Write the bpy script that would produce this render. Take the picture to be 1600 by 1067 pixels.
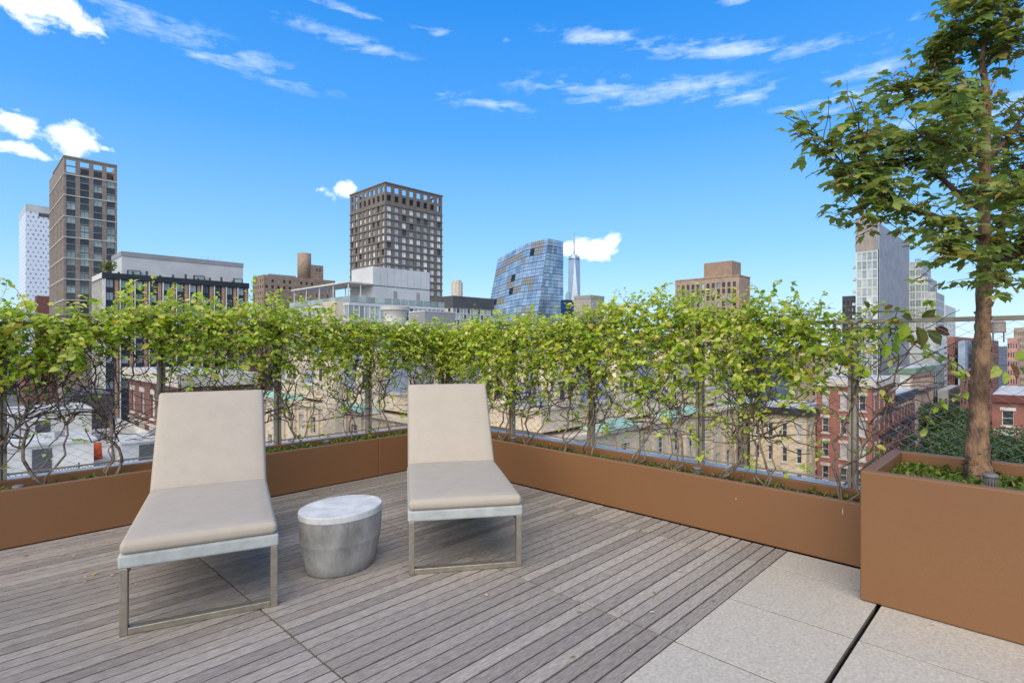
import bpy, bmesh, math, random
from math import sin, cos, pi, radians as R
from mathutils import Vector, Matrix
for o in list(bpy.data.objects): bpy.data.objects.remove(o, do_unlink=True)
scene = bpy.context.scene
col = scene.collection
# ------------------------------------------------------------------ camera, sky, sun, exposure
# World axes follow the terrace: X runs along the deck boards, Y along the second fence, metres, deck top at z=0.
F, HZ, CH = 860.0, 538.0, 1.40          # focal length in photo pixels, horizon row, camera height
YAW = R(44.3)
FWD = Vector((cos(YAW), sin(YAW), 0)); RGT = Vector((sin(YAW), -cos(YAW), 0))
cd = bpy.data.cameras.new('camera'); cam = bpy.data.objects.new('camera', cd); col.objects.link(cam)
cd.sensor_width = 36; cd.lens = 36*F/1600; cd.shift_y = (HZ-533.5)/1600
cd.clip_start = 0.05; cd.clip_end = 30000
cam.location = (0, 0, CH); cam.rotation_euler = (R(90), 0, YAW-R(90))
scene.camera = cam

SUN_DIR = Vector((-0.78, -0.34, 0.80)).normalized()      # towards the sun
sl = bpy.data.lights.new('sun', 'SUN'); sun = bpy.data.objects.new('sun', sl); col.objects.link(sun)
sl.energy = 3.0; sl.angle = R(85); sl.color = (1.0, 0.885, 0.66)
sun.rotation_euler = SUN_DIR.to_track_quat('Z', 'Y').to_euler()

wd = bpy.data.worlds.new('World'); scene.world = wd; wd.use_nodes = True
def build_world():
    nt = wd.node_tree; nt.nodes.clear(); N = nt.nodes.new; L = nt.links.new
    out = N('ShaderNodeOutputWorld'); bg = N('ShaderNodeBackground'); L(bg.outputs[0], out.inputs[0])
    bg.inputs[1].default_value = 0.15
    sky = N('ShaderNodeTexSky'); sky.sky_type = 'NISHITA'; sky.sun_disc = False
    sky.sun_elevation = math.asin(SUN_DIR.z); sky.sun_rotation = math.atan2(SUN_DIR.x, SUN_DIR.y)
    sky.air_density = 1.0; sky.dust_density = 0.5; sky.ozone_density = 2.0; sky.altitude = 30
    tint = N('ShaderNodeMix'); tint.data_type = 'RGBA'; tint.blend_type = 'MULTIPLY'; tint.inputs['Factor'].default_value = 1
    L(sky.outputs[0], tint.inputs['A']); tint.inputs['B'].default_value = (.77, .905, 1.13, 1)
    hs = N('ShaderNodeHueSaturation'); hs.inputs['Saturation'].default_value = 1.22; hs.inputs['Hue'].default_value = 0.5
    L(tint.outputs['Result'], hs.inputs['Color'])
    tc = N('ShaderNodeTexCoord')
    def dot(v):
        n = N('ShaderNodeVectorMath'); n.operation = 'DOT_PRODUCT'; L(tc.outputs['Generated'], n.inputs[0]); n.inputs[1].default_value = v
        return n.outputs['Value']
    def m(op, a, b=None, clamp=False):
        n = N('ShaderNodeMath'); n.operation = op; n.use_clamp = clamp
        for i, x in enumerate((a, b)):
            if x is None: continue
            if isinstance(x, (int, float)): n.inputs[i].default_value = x
            else: L(x, n.inputs[i])
        return n.outputs[0]
    # paler towards the horizon, deeper overhead, the same all the way round
    el0 = m('ARCSINE', dot((0, 0, 1)))
    ramp = N('ShaderNodeValToRGB'); L(m('DIVIDE', el0, R(90), True), ramp.inputs[0]); rel = ramp.color_ramp.elements
    grad = [(0, (2.7, 3.5, 4.1)), (.10, (1.35, 2.7, 4.1)), (.23, (.42, 1.75, 4.1)), (.36, (.12, 1.25, 3.8)), (1, (.08, .8, 2.9))]
    while len(rel) < len(grad): rel.new(.5)
    for e, (p, c) in zip(rel, grad): e.position = p; e.color = tuple(x/5 for x in c)+(1,)
    sc5 = N('ShaderNodeVectorMath'); sc5.operation = 'SCALE'; L(ramp.outputs[0], sc5.inputs[0]); sc5.inputs['Scale'].default_value = 5
    air = N('ShaderNodeMix'); air.data_type = 'RGBA'; air.inputs['Factor'].default_value = .8; L(hs.outputs[0], air.inputs['A']); L(sc5.outputs[0], air.inputs['B'])
    az = m('ARCTAN2', dot(RGT), dot(FWD)); el = m('ARCSINE', dot((0, 0, 1)))
    cb = N('ShaderNodeCombineXYZ'); L(az, cb.inputs[0]); L(el, cb.inputs[1])
    def noise(sx, sy, scale, detail, dist, rot=0):
        mp = N('ShaderNodeMapping'); L(cb.outputs[0], mp.inputs[0]); mp.inputs['Scale'].default_value = (sx, sy, 1); mp.inputs['Rotation'].default_value = (0, 0, rot)
        n = N('ShaderNodeTexNoise'); L(mp.outputs[0], n.inputs['Vector'])
        n.inputs['Scale'].default_value = scale; n.inputs['Detail'].default_value = detail; n.inputs['Roughness'].default_value = 0.62; n.inputs['Distortion'].default_value = dist
        return n.outputs[0]
    def blobs(lst):
        acc = None
        for (u, v, ru, rv, rot, st) in lst:
            a = math.atan((u-800)/F); e = math.atan((HZ-v)/F*cos(a))
            mp = N('ShaderNodeMapping'); mp.vector_type = 'TEXTURE'; L(cb.outputs[0], mp.inputs[0])
            mp.inputs['Location'].default_value = (a, e, 0); mp.inputs['Rotation'].default_value = (0, 0, R(-rot)); k = cos(a)
            mp.inputs['Scale'].default_value = (ru/F*k, rv/F*k, 1)
            ln = N('ShaderNodeVectorMath'); ln.operation = 'LENGTH'; L(mp.outputs[0], ln.inputs[0])
            x = m('MULTIPLY', m('SUBTRACT', 1.0, ln.outputs['Value'], True), st)
            acc = x if acc is None else m('MAXIMUM', acc, x)
        return acc
    puff = blobs([(60, 8, 130, 42, 0, 1), (24, 190, 48, 30, 0, .9), (112, 215, 55, 34, 0, 1), (30, 234, 60, 17, 0, .9), (165, 232, 26, 9, 0, .5), (545, 296, 36, 18, -10, .62), (510, 302, 26, 14, 0, .5),
                  (925, 388, 60, 26, 0, 1.1), (890, 388, 26, 20, 0, .8), (955, 380, 30, 22, 0, .8)])
    wisp = blobs([(250, 45, 360, 34, 8, .8), (350, 76, 150, 22, 11, .6), (540, 62, 150, 17, 9, .75), (540, 17, 100, 10, 7, .75), (690, 50, 70, 9, 3, .7), (790, 62, 14, 8, -20, .6),
                  (755, 162, 120, 16, 6, .8), (1000, 142, 270, 30, 5, .95), (1170, 147, 90, 24, -4, .9), (920, 55, 110, 17, 7, .9), (1150, 78, 250, 22, 9, 1.05),
                  (1350, 112, 120, 15, 2, .8), (1340, 156, 170, 22, 3, .9), (1420, 195, 80, 16, 0, .75), (1150, 0, 40, 9, 0, .9), (1390, 55, 110, 30, -6, .5), (1580, 165, 60, 26, 0, .9)])
    # thin cirrus continuing over the rest of the sky
    gen = m('MULTIPLY', m('SUBTRACT', noise(1.2, 3.0, 1.6, 3, .4), .56, True), 1.6)
    high = m('MULTIPLY', gen, m('MULTIPLY', m('SUBTRACT', el, .62, True), 3.0, True))
    wisp = m('MAXIMUM', wisp, high)
    np_ = noise(1, 1.35, 21, 7, .35); nw = noise(1.0, 5.0, 9, 10, .35, R(-7))
    dp = m('MULTIPLY', m('SUBTRACT', m('ADD', puff, m('MULTIPLY', m('SUBTRACT', np_, .5), 2.0)), .26, True), 2.3, True)
    dp = m('MULTIPLY', dp, m('MULTIPLY', puff, 5, True))
    nf = noise(1.0, 2.2, 38, 6, .3, R(-10))
    nw = m('ADD', m('MULTIPLY', nw, .72), m('MULTIPLY', nf, .28))
    dw = m('MULTIPLY', m('SUBTRACT', m('ADD', m('MULTIPLY', wisp, .7), m('MULTIPLY', m('SUBTRACT', nw, .5), 3.4)), .20, True), .8, True)
    dw = m('MULTIPLY', m('MULTIPLY', dw, m('MULTIPLY', wisp, 2.4, True)), .62)
    den = m('MAXIMUM', dp, dw)
    mx = N('ShaderNodeMix'); mx.data_type = 'RGBA'; L(den, mx.inputs['Factor']); L(air.outputs['Result'], mx.inputs['A'])
    mx.inputs['B'].default_value = (6.2, 6.4, 6.7, 1)
    L(mx.outputs['Result'], bg.inputs[0])
build_world()
vs = scene.view_settings; vs.view_transform = 'Standard'; vs.look = 'None'; vs.exposure = 0.72; vs.gamma = 1; vs.use_curve_mapping = False

# ------------------------------------------------------------------ helpers
rnd = random.Random(7)
def at(u, v, depth):                      # a point by bearing and distance in front of the terrace
    return FWD*depth + RGT*((u-800)/F*depth) + Vector((0, 0, CH-(v-HZ)*depth/F))
class MB:
    def __init__(s): s.v = []; s.f = []; s.m = []
    def quad(s, a, b, c, d, m=0):
        i = len(s.v); s.v += [tuple(a), tuple(b), tuple(c), tuple(d)]; s.f.append((i, i+1, i+2, i+3)); s.m.append(m)
    def box(s, x0, x1, y0, y1, z0, z1, m=0, M=None):
        p = [Vector((x, y, z)) for z in (z0, z1) for y in (y0, y1) for x in (x0, x1)]
        if M: p = [M @ q for q in p]
        i = len(s.v); s.v += [tuple(q) for q in p]
        for f in ((0, 2, 3, 1), (4, 5, 7, 6), (0, 1, 5, 4), (2, 6, 7, 3), (0, 4, 6, 2), (1, 3, 7, 5)):
            s.f.append(tuple(i+k for k in f)); s.m.append(m)
    def tube(s, pts, rad, n=6, m=0, cap=True):
        pts = [Vector(p) for p in pts]
        if not hasattr(rad, '__len__'): rad = [rad]*len(pts)
        i0 = len(s.v); ref = Vector((.31, .52, .79))
        for k, p in enumerate(pts):
            t = (pts[min(k+1, len(pts)-1)]-pts[max(k-1, 0)])
            t = t.normalized() if t.length > 1e-9 else Vector((0, 0, 1))
            a = t.cross(ref)
            if a.length < .05: a = t.cross(Vector((1, 0, 0)))
            a.normalize(); b = t.cross(a)
            for j in range(n):
                s.v.append(tuple(p+(a*cos(2*pi*j/n)+b*sin(2*pi*j/n))*rad[k]))
        for k in range(len(pts)-1):
            for j in range(n):
                s.f.append((i0+k*n+j, i0+k*n+(j+1) % n, i0+(k+1)*n+(j+1) % n, i0+(k+1)*n+j)); s.m.append(m)
        if cap and n > 2:
            s.f.append(tuple(i0+j for j in range(n))[::-1]); s.m.append(m)
            s.f.append(tuple(i0+(len(pts)-1)*n+j for j in range(n))); s.m.append(m)
    def prism(s, poly, axis_from, axis_to, m=0):    # poly: list of Vectors; offset from axis_from to axis_to
        n = len(poly); i = len(s.v)
        s.v += [tuple(Vector(p)+Vector(axis_from)) for p in poly]+[tuple(Vector(p)+Vector(axis_to)) for p in poly]
        s.f.append(tuple(range(i, i+n))[::-1]); s.m.append(m); s.f.append(tuple(range(i+n, i+2*n))); s.m.append(m)
        for k in range(n):
            s.f.append((i+k, i+(k+1) % n, i+n+(k+1) % n, i+n+k)); s.m.append(m)
    def lathe(s, prof, n=32, sx=1, sy=1, m=0, c=(0, 0, 0), captop=True, capbot=True):
        i = len(s.v)
        for (r, z) in prof:
            for j in range(n): s.v.append((c[0]+r*sx*cos(2*pi*j/n), c[1]+r*sy*sin(2*pi*j/n), c[2]+z))
        for k in range(len(prof)-1):
            for j in range(n):
                s.f.append((i+k*n+j, i+k*n+(j+1) % n, i+(k+1)*n+(j+1) % n, i+(k+1)*n+j)); s.m.append(m)
        if capbot: s.f.append(tuple(i+j for j in range(n))[::-1]); s.m.append(m)
        if captop: s.f.append(tuple(i+(len(prof)-1)*n+j for j in range(n))); s.m.append(m)
    def mesh(s, name, mats, smooth=False, fix=False):
        me = bpy.data.meshes.new(name); me.from_pydata(s.v, [], s.f)
        for mt in (mats if isinstance(mats, (list, tuple)) else [mats]): me.materials.append(mt)
        me.polygons.foreach_set('material_index', s.m)
        if smooth: me.polygons.foreach_set('use_smooth', [True]*len(s.f))
        if fix:
            bm = bmesh.new(); bm.from_mesh(me); bmesh.ops.recalc_face_normals(bm, faces=bm.faces); bm.to_mesh(me); bm.free()
        me.update(); return me
    def build(s, name, mats, parent=None, smooth=False, loc=None, fix=False):
        return link(name, s.mesh(name, mats, smooth, fix), parent, loc)
def link(name, me, parent=None, loc=None, rot=None):
    o = bpy.data.objects.new(name, me); col.objects.link(o); o.parent = parent
    if loc is not None: o.location = loc
    if rot is not None: o.rotation_euler = rot
    return o
def tag(o, label=None, cat=None, group=None, kind=None):
    if label: o['label'] = label
    if cat: o['category'] = cat
    if group: o['group'] = group
    if kind: o['kind'] = kind
    return o
def thing(name, label, cat, loc=(0, 0, 0), rz=0, group=None):
    o = bpy.data.objects.new(name, None); col.objects.link(o); o.location = loc; o.rotation_euler = (0, 0, rz); o.empty_display_size = .1
    return tag(o, label, cat, group)
def rounded(w, d, h, r, n=6, puff=0, k=4):       # rounded box centred on x, y 0..d, z 0..h
    def coords(half):
        e = [half*-1+r*(1-cos(pi/2*i/k)) for i in range(k+1)]
        inner = [-half+r+(2*half-2*r)*i/n for i in range(1, n)]
        return e+inner+[-x for x in reversed(e)]
    H = Vector((w/2, d/2, h/2)); cx, cy, cz = coords(H.x), coords(H.y), coords(H.z)
    bm = bmesh.new(); cache = {}
    def vert(x, y, z):
        key = (round(x, 6), round(y, 6), round(z, 6))
        if key in cache: return cache[key]
        p = Vector((x, y, z)); q = Vector([max(-(H[i]-r), min(H[i]-r, p[i])) for i in range(3)]); dd = p-q
        if dd.length > 1e-9: p = q+dd.normalized()*r
        if puff: p.z += (1 if z > 0 else -.2)*puff*max(0, 1-(x/H.x)**2)**.5*max(0, 1-(y/H.y)**4)**.5*abs(p.z)/H.z
        p += Vector((0, d/2, h/2)); cache[key] = bm.verts.new(p); return cache[key]
    def grid(A, B, fn):
        for i in range(len(A)-1):
            for j in range(len(B)-1):
                vs_ = [vert(*fn(A[i], B[j])), vert(*fn(A[i+1], B[j])), vert(*fn(A[i+1], B[j+1])), vert(*fn(A[i], B[j+1]))]
                if len(set(vs_)) == 4:
                    try: bm.faces.new(vs_)
                    except ValueError: pass
    for sg in (-1, 1):
        grid(cx, cy, lambda a, b: (a, b, sg*H.z)); grid(cx, cz, lambda a, b: (a, sg*H.y, b)); grid(cy, cz, lambda a, b: (sg*H.x, a, b))
    bmesh.ops.recalc_face_normals(bm, faces=bm.faces)
    me = bpy.data.meshes.new('rounded'); bm.to_mesh(me); bm.free()
    me.polygons.foreach_set('use_smooth', [True]*len(me.polygons)); return me

# ------------------------------------------------------------------ materials
def lin(r, g, b): return tuple(((c/255)/12.92 if c/255 <= .04045 else ((c/255+.055)/1.055)**2.4) for c in (r, g, b))
def mat(name, c, rough=.7, var=.2, scale=4., bump=0., bscale=None, metal=0., spec=.4, stretch=(1, 1, 1), objvar=0., hue=None, dirt=0., detail=6):
    mt = bpy.data.materials.new(name); mt.use_nodes = True; nt = mt.node_tree; N = nt.nodes.new; L = nt.links.new
    b = nt.nodes['Principled BSDF']; b.inputs['Roughness'].default_value = rough; b.inputs['Metallic'].default_value = metal
    b.inputs['Specular IOR Level'].default_value = spec
    geo = N('ShaderNodeNewGeometry'); mp = N('ShaderNodeMapping'); L(geo.outputs['Position'], mp.inputs[0]); mp.inputs['Scale'].default_value = stretch
    n1 = N('ShaderNodeTexNoise'); L(mp.outputs[0], n1.inputs[0]); n1.inputs['Scale'].default_value = scale; n1.inputs['Detail'].default_value = detail; n1.inputs['Roughness'].default_value = .6
    c2 = hue or tuple(x*.8 for x in c)
    mr = N('ShaderNodeMapRange'); L(n1.outputs[0], mr.inputs[0]); mr.inputs[1].default_value = .3; mr.inputs[2].default_value = .7
    mx = N('ShaderNodeMix'); mx.data_type = 'RGBA'; L(mr.outputs[0], mx.inputs['Factor'])
    mx.inputs['A'].default_value = tuple(x*(1+var) for x in c)+(1,); mx.inputs['B'].default_value = tuple(x*(1-var) for x in c2)+(1,)
    res = mx.outputs['Result']
    if objvar:
        oi = N('ShaderNodeObjectInfo'); m2 = N('ShaderNodeMapRange'); L(oi.outputs['Random'], m2.inputs[0]); m2.inputs[3].default_value = 1-objvar; m2.inputs[4].default_value = 1+objvar
        hs = N('ShaderNodeHueSaturation'); L(res, hs.inputs['Color']); L(m2.outputs[0], hs.inputs['Value']); res = hs.outputs[0]
    if dirt:
        n3 = N('ShaderNodeTexNoise'); L(geo.outputs['Position'], n3.inputs[0]); n3.inputs['Scale'].default_value = scale*.23; n3.inputs['Detail'].default_value = 5
        m3 = N('ShaderNodeMapRange'); L(n3.outputs[0], m3.inputs[0]); m3.inputs[1].default_value = .42; m3.inputs[2].default_value = .68; m3.inputs[3].default_value = 1; m3.inputs[4].default_value = 1-dirt
        h3 = N('ShaderNodeHueSaturation'); L(res, h3.inputs['Color']); L(m3.outputs[0], h3.inputs['Value']); res = h3.outputs[0]
    L(res, b.inputs['Base Color'])
    if bump:
        n2 = N('ShaderNodeTexNoise'); L(mp.outputs[0], n2.inputs[0]); n2.inputs['Scale'].default_value = bscale or scale*6; n2.inputs['Detail'].default_value = 4
        bp = N('ShaderNodeBump'); bp.inputs['Strength'].default_value = bump; bp.inputs['Distance'].default_value = .01; L(n2.outputs[0], bp.inputs['Height']); L(bp.outputs[0], b.inputs['Normal'])
    return mt
def leafmat(name, cols, trans=.45, rough=.45):
    mt = bpy.data.materials.new(name); mt.use_nodes = True; nt = mt.node_tree; N = nt.nodes.new; L = nt.links.new
    b = nt.nodes['Principled BSDF']; b.inputs['Roughness'].default_value = rough; b.inputs['Specular IOR Level'].default_value = .35
    geo = N('ShaderNodeNewGeometry'); oi = N('ShaderNodeObjectInfo'); ad = N('ShaderNodeMath'); ad.operation = 'ADD'; L(geo.outputs['Random Per Island'], ad.inputs[0]); L(oi.outputs['Random'], ad.inputs[1])
    fr = N('ShaderNodeMath'); fr.operation = 'FRACT'; L(ad.outputs[0], fr.inputs[0])
    cr = N('ShaderNodeValToRGB'); L(fr.outputs[0], cr.inputs[0]); el = cr.color_ramp.elements
    while len(el) < len(cols): el.new(.5)
    for e, (p, c) in zip(el, cols): e.position = p; e.color = tuple(c)+(1,)
    L(cr.outputs[0], b.inputs['Base Color'])
    tr = N('ShaderNodeBsdfTranslucent'); hs = N('ShaderNodeHueSaturation'); hs.inputs['Value'].default_value = 1.25; hs.inputs['Saturation'].default_value = 1.1; L(cr.outputs[0], hs.inputs['Color']); L(hs.outputs[0], tr.inputs[0])
    ms = N('ShaderNodeMixShader'); ms.inputs[0].default_value = trans; L(b.outputs[0], ms.inputs[1]); L(tr.outputs[0], ms.inputs[2])
    L(ms.outputs[0], nt.nodes['Material Output'].inputs[0]); return mt
def glassmat(name, c, rough=.06, metal=.7, var=.12, ov=.28):
    return mat(name, c, rough, var, .35, metal=metal, spec=.6, objvar=ov, detail=2)

M = {}
M['wood'] = mat('weathered grey teak', (.345, .30, .258), .8, .18, 1.0, .4, 2.0, spec=.2, stretch=(16, 120, 120), objvar=.22, hue=(.245, .208, .175), dirt=.24)
M['dark'] = mat('dark void', (.012, .012, .012), .9, .1)
M['paver'] = mat('concrete paver', (.50, .445, .37), .85, .10, 60, .35, 190, spec=.2, objvar=.03, dirt=.07)
M['brown'] = mat('brown powder coat', (.205, .096, .040), .5, .015, 3, .12, 260, spec=.35, dirt=.035, hue=(.205, .096, .040))
M['soil'] = mat('soil', (.055, .038, .026), .95, .5, 30, 1., 60)
M['coping'] = mat('zinc coping', (.60, .585, .56), .45, .15, 12, .1, 40, dirt=.2)
M['steel'] = mat('bronze painted steel', (.33, .28, .22), .45, .12, 8, .05, 60, metal=.2)
M['wire'] = mat('stainless cable', (.55, .55, .53), .35, .05, 8, metal=.8)
M['fabric'] = mat('greige outdoor fabric', (.40, .345, .28), .92, .012, 40, .3, 9, spec=.15, dirt=.05, hue=(.395, .34, .275))
M['sling'] = mat('pale grey sling fabric', (.43, .44, .42), .85, .06, 9, .3, 500, spec=.2)
M['champ'] = mat('brushed champagne metal', (.42, .375, .30), .36, .06, 30, .05, 300, metal=.75)
M['conc'] = mat('cast concrete', (.34, .325, .305), .75, .28, 5.5, .35, 60, stretch=(1, 1, .55), dirt=.30, hue=(.25, .235, .22))
M['conctop'] = mat('pale concrete', (.60, .59, .565), .8, .10, 9, .2, 90, dirt=.15)
M['plastic'] = mat('grey plastic', (.16, .15, .145), .5, .1)
M['bark'] = mat('peeling cinnamon bark', (.27, .15, .08), .8, .38, 26, 1.0, 90, stretch=(1, 1, .4), hue=(.10, .065, .048), dirt=.55)
M['twig'] = mat('dark red twig', (.10, .055, .042), .8, .3, 20, .4, 60)
M['vinewood'] = mat('grey brown vine stem', (.19, .145, .105), .85, .4, 18, .6, 60, hue=(.09, .06, .045))
M['vinetwig'] = mat('dark brown vine twig', (.105, .07, .05), .85, .4, 18, .5, 60)
M['vine'] = leafmat('vine leaves', [(0, (.17, .29, .03)), (.22, (.31, .46, .045)), (.45, (.47, .58, .06)), (.70, (.62, .66, .10)), (.90, (.76, .74, .28)), (.97, (.74, .60, .06)), (1, (.42, .27, .06))], .5)
M['vinepale'] = leafmat('pale vine leaves', [(0, (.35, .40, .05)), (.5, (.52, .50, .11)), (1, (.60, .50, .07))], .4)
M['redleaf'] = leafmat('bronze red leaves', [(0, (.18, .05, .025)), (.4, (.20, .15, .03)), (.7, (.13, .17, .03)), (1, (.26, .09, .03))], .35)
M['maple'] = leafmat('maple leaves', [(0, (.14, .21, .055)), (.35, (.20, .275, .07)), (.7, (.26, .32, .08)), (.92, (.34, .34, .08)), (1, (.42, .26, .07))], .44)
M['seed'] = leafmat('dry seed keys', [(0, (.32, .17, .06)), (.5, (.24, .13, .05)), (1, (.40, .25, .09))], .3)
M['cover'] = leafmat('ground cover', [(0, (.06, .12, .015)), (.5, (.12, .18, .025)), (.85, (.22, .23, .04)), (1, (.20, .12, .05))], .3)
M['street_leaf'] = leafmat('street tree leaves', [(0, (.035, .065, .018)), (.5, (.06, .10, .025)), (1, (.10, .14, .035))], .25)
M['fallen'] = leafmat('fallen leaves', [(0, (.50, .36, .10)), (.4, (.33, .17, .08)), (.7, (.55, .47, .36)), (1, (.22, .10, .05))], .15)
# ------------------------------------------------------------------ ground and the building under the terrace
g = MB(); g.quad((-9000, -9000, -24), (9000, -9000, -24), (9000, 9000, -24), (-9000, 9000, -24))
tag(g.build('ground', mat('asphalt and roofs', (.11, .108, .105), .9, .35, .04, dirt=.2)), kind='structure')
M['facade_own'] = mat('own facade', (.36, .33, .30), .8, .1, 2)
own = MB(); own.box(-9, 4.545, -9, 5.655, -24, -.12); own.box(4.405, 4.545, -9, 5.655, -.1195, .352); own.box(-9, 4.404, 5.515, 5.655, -.1195, .352)
tag(own.build('terrace_building', M['facade_own']), kind='structure')
cp = MB(); cp.box(4.408, 4.575, -9, 5.685, .356, .386); cp.box(-9, 4.405, 5.518, 5.685, .356, .386)
tag(cp.build('parapet_coping', M['coping']), kind='structure')

# ------------------------------------------------------------------ deck boards and pavers
deck = MB(); deck.box(-1.34, 3.98, 1.272, 5.10, -.11, -.06)
deck = tag(deck.build('deck', M['dark']), kind='structure')
PW, GAP = .0782, .0098
colS = [-1.335, -.09, 1.155, 2.402, 3.643, 3.978]
plank_me = {}
for ci in range(5):
    x0, x1 = colS[ci]+.005, colS[ci+1]-.005
    for k in range(49):
        a0, a1 = x0, x1
        if ci == 3 and k % 7 in (2, 5): a1 = x1-.02*(k % 3)     # a few boards end short, the stub beyond is longer
        if ci == 4 and k % 7 in (2, 5): a0 = x0-.02*(k % 3)
        key = (ci, round(a1-a0, 3))
        if key not in plank_me:
            mb = MB(); L_ = a1-a0; w = PW-GAP; c = .0012; q = .006
            pr = [Vector((0, q, -.045)), Vector((0, w-q, -.045)), Vector((0, w, -c)), Vector((0, w-c, 0)), Vector((0, c, 0)), Vector((0, 0, -c))]
            mb.prism(pr, (0, 0, 0), (L_, 0, 0)); plank_me[key] = mb.mesh('plank', M['wood'], fix=True)
        link('plank', plank_me[key], deck, (a0, 1.274+k*PW+rnd.uniform(-.0008, .0008), rnd.uniform(-.0012, .0008)))
pav = MB(); pav.box(-3, 3.98, -3.0, 1.262, -.11, -.06)
pav = tag(pav.build('paved_terrace', M['dark']), kind='structure')
rowsT = [(1.266, .668), (.644, .042), (.036, -.572), (-.578, -1.186)]
sj = [3.978, 3.632, 3.014, 2.396, 1.778, 1.16, .542, -.076, -.694]
pm = {}
for ri, (ta, tb) in enumerate(rowsT):
    for k in range(len(sj)-1):
        b, a = sj[k]-.0055, sj[k+1]+.0055
        key = (round(b-a, 3), round(ta-tb, 3))
        if key not in pm:
            mb = MB(); w, d, c = b-a, ta-tb, .0012
            mb.box(0, w, 0, d, -.055, -c); mb.v[:4] = [(.012, .012, -.055), (w-.012, .012, -.055), (.012, d-.012, -.055), (w-.012, d-.012, -.055)]; mb.v += [(c, c, 0), (w-c, c, 0), (w-c, d-c, 0), (c, d-c, 0)]
            i = len(mb.v)-4; mb.f[1] = (i, i+1, i+2, i+3)
            for q in ((4, 5, i+1, i), (5, 7, i+2, i+1), (7, 6, i+3, i+2), (6, 4, i, i+3)): mb.f.append(q); mb.m.append(0)
            pm[key] = mb.mesh('paver', M['paver'], fix=True)
        link('paver', pm[key], pav, (a, tb, rnd.uniform(-.001, .001)))

# ------------------------------------------------------------------ planters
def leafpoly(mb, p, d, n, size, wid=.6, fold=.25, m=0):
    d = d.normalized(); n = (n-d*n.dot(d))
    n = n.normalized() if n.length > 1e-6 else d.orthogonal().normalized()
    sd = d.cross(n); L_ = size; w = size*wid*.5
    mid = p+d*L_*.5-n*L_*.03; tip = p+d*L_-n*L_*.13; up = n*(w*fold*2)
    l1 = p+d*L_*.28+sd*w*.88+up; l2 = p+d*L_*.66+sd*w*.9+up*.8-n*L_*.04; r1 = p+d*L_*.28-sd*w*.88+up; r2 = p+d*L_*.66-sd*w*.9+up*.8-n*L_*.04
    i = len(mb.v); mb.v += [tuple(x) for x in (p, l1, l2, tip, r2, r1, mid)]
    for f in ((0, 6, 2, 1), (6, 3, 2), (0, 5, 4, 6), (6, 4, 3)): mb.f.append(tuple(i+k for k in f)); mb.m.append(m)
def rvec(r): return Vector((r.uniform(-1, 1), r.uniform(-1, 1), r.uniform(-1, 1)))
def groundcover(parent, x0, x1, y0, y1, z, n, size, seed):
    r = random.Random(seed); mb = MB()
    for _ in range(n):
        cx, cy = r.uniform(x0, x1), r.uniform(y0, y1)
        for k in range(r.randint(5, 9)):
            dr = Vector((r.uniform(-1, 1), r.uniform(-1, 1), r.uniform(.15, 1.0)))
            leafpoly(mb, Vector((cx+r.gauss(0, .018), cy+r.gauss(0, .018), z+r.uniform(-.004, .028))), dr, Vector((0, 0, 1))+rvec(r)*.4, size*r.uniform(.5, 1.2), .42)
    o = mb.build('ground_cover', M['cover'], parent); o['kind'] = 'stuff'; return o
def lipped_wall(mb, x0, x1, y0, y1, z1, t, open_ends=False):   # four walls with an inward lip, outside x0..x1,y0..y1
    mb.box(x0, x1, y0, y0+t, 0.004, z1); mb.box(x0, x1, y1-t, y1, 0.004, z1)
    mb.box(x0, x0+t, y0+t, y1-t, 0.004, z1-.0004); mb.box(x1-t, x1, y0+t, y1-t, 0.004, z1-.0004)
def bevelled(o, w=.008, seg=3):
    md = o.modifiers.new('bevel', 'BEVEL'); md.width = w; md.segments = seg; md.limit_method = 'ANGLE'; md.angle_limit = R(40); return o
PH = .402
lp = thing('planter_trough', 'long low brown metal planter running behind both loungers', 'planter', (0, 5.10, 0))
def panel(parent, name, *b):
    mb = MB(); mb.box(*b); return bevelled(mb.build(name, M['brown'], parent))
panel(lp, 'front_panel', -2.5, 3.199, 0, .045, .003, PH); panel(lp, 'front_panel', 3.2015, 3.983, .0005, .045, .003, PH-.0006)
panel(lp, 'back_panel', -2.5, 4.40, .372, .412, .003, PH-.001); panel(lp, 'end_panel', 4.362, 4.4005, -.0, .371, .003, PH-.0015)
mb = MB(); mb.box(-2.5, 4.36, .046, .371, .01, .335); mb.build('soil', M['soil'], lp)
groundcover(lp, -.2, 1.0, .06, .35, .335, 90, .035, 1); groundcover(lp, 1.9, 4.3, .06, .35, .340, 620, .045, 2)
rp = thing('planter_trough', 'long low brown metal planter running from the corner to the tree box', 'planter', (3.985, 0, 0))
panel(rp, 'front_panel', 0, .045, -1.2, 5.098, .003, PH); panel(rp, 'back_panel', .372, .412, -1.2, 5.097, .003, PH-.001)
mb = MB(); mb.box(.046, .371, -1.2, 5.097, .01, .335); mb.build('soil', M['soil'], rp)
groundcover(rp, .06, .35, .75, 5.0, .335, 330, .032, 3)
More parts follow.
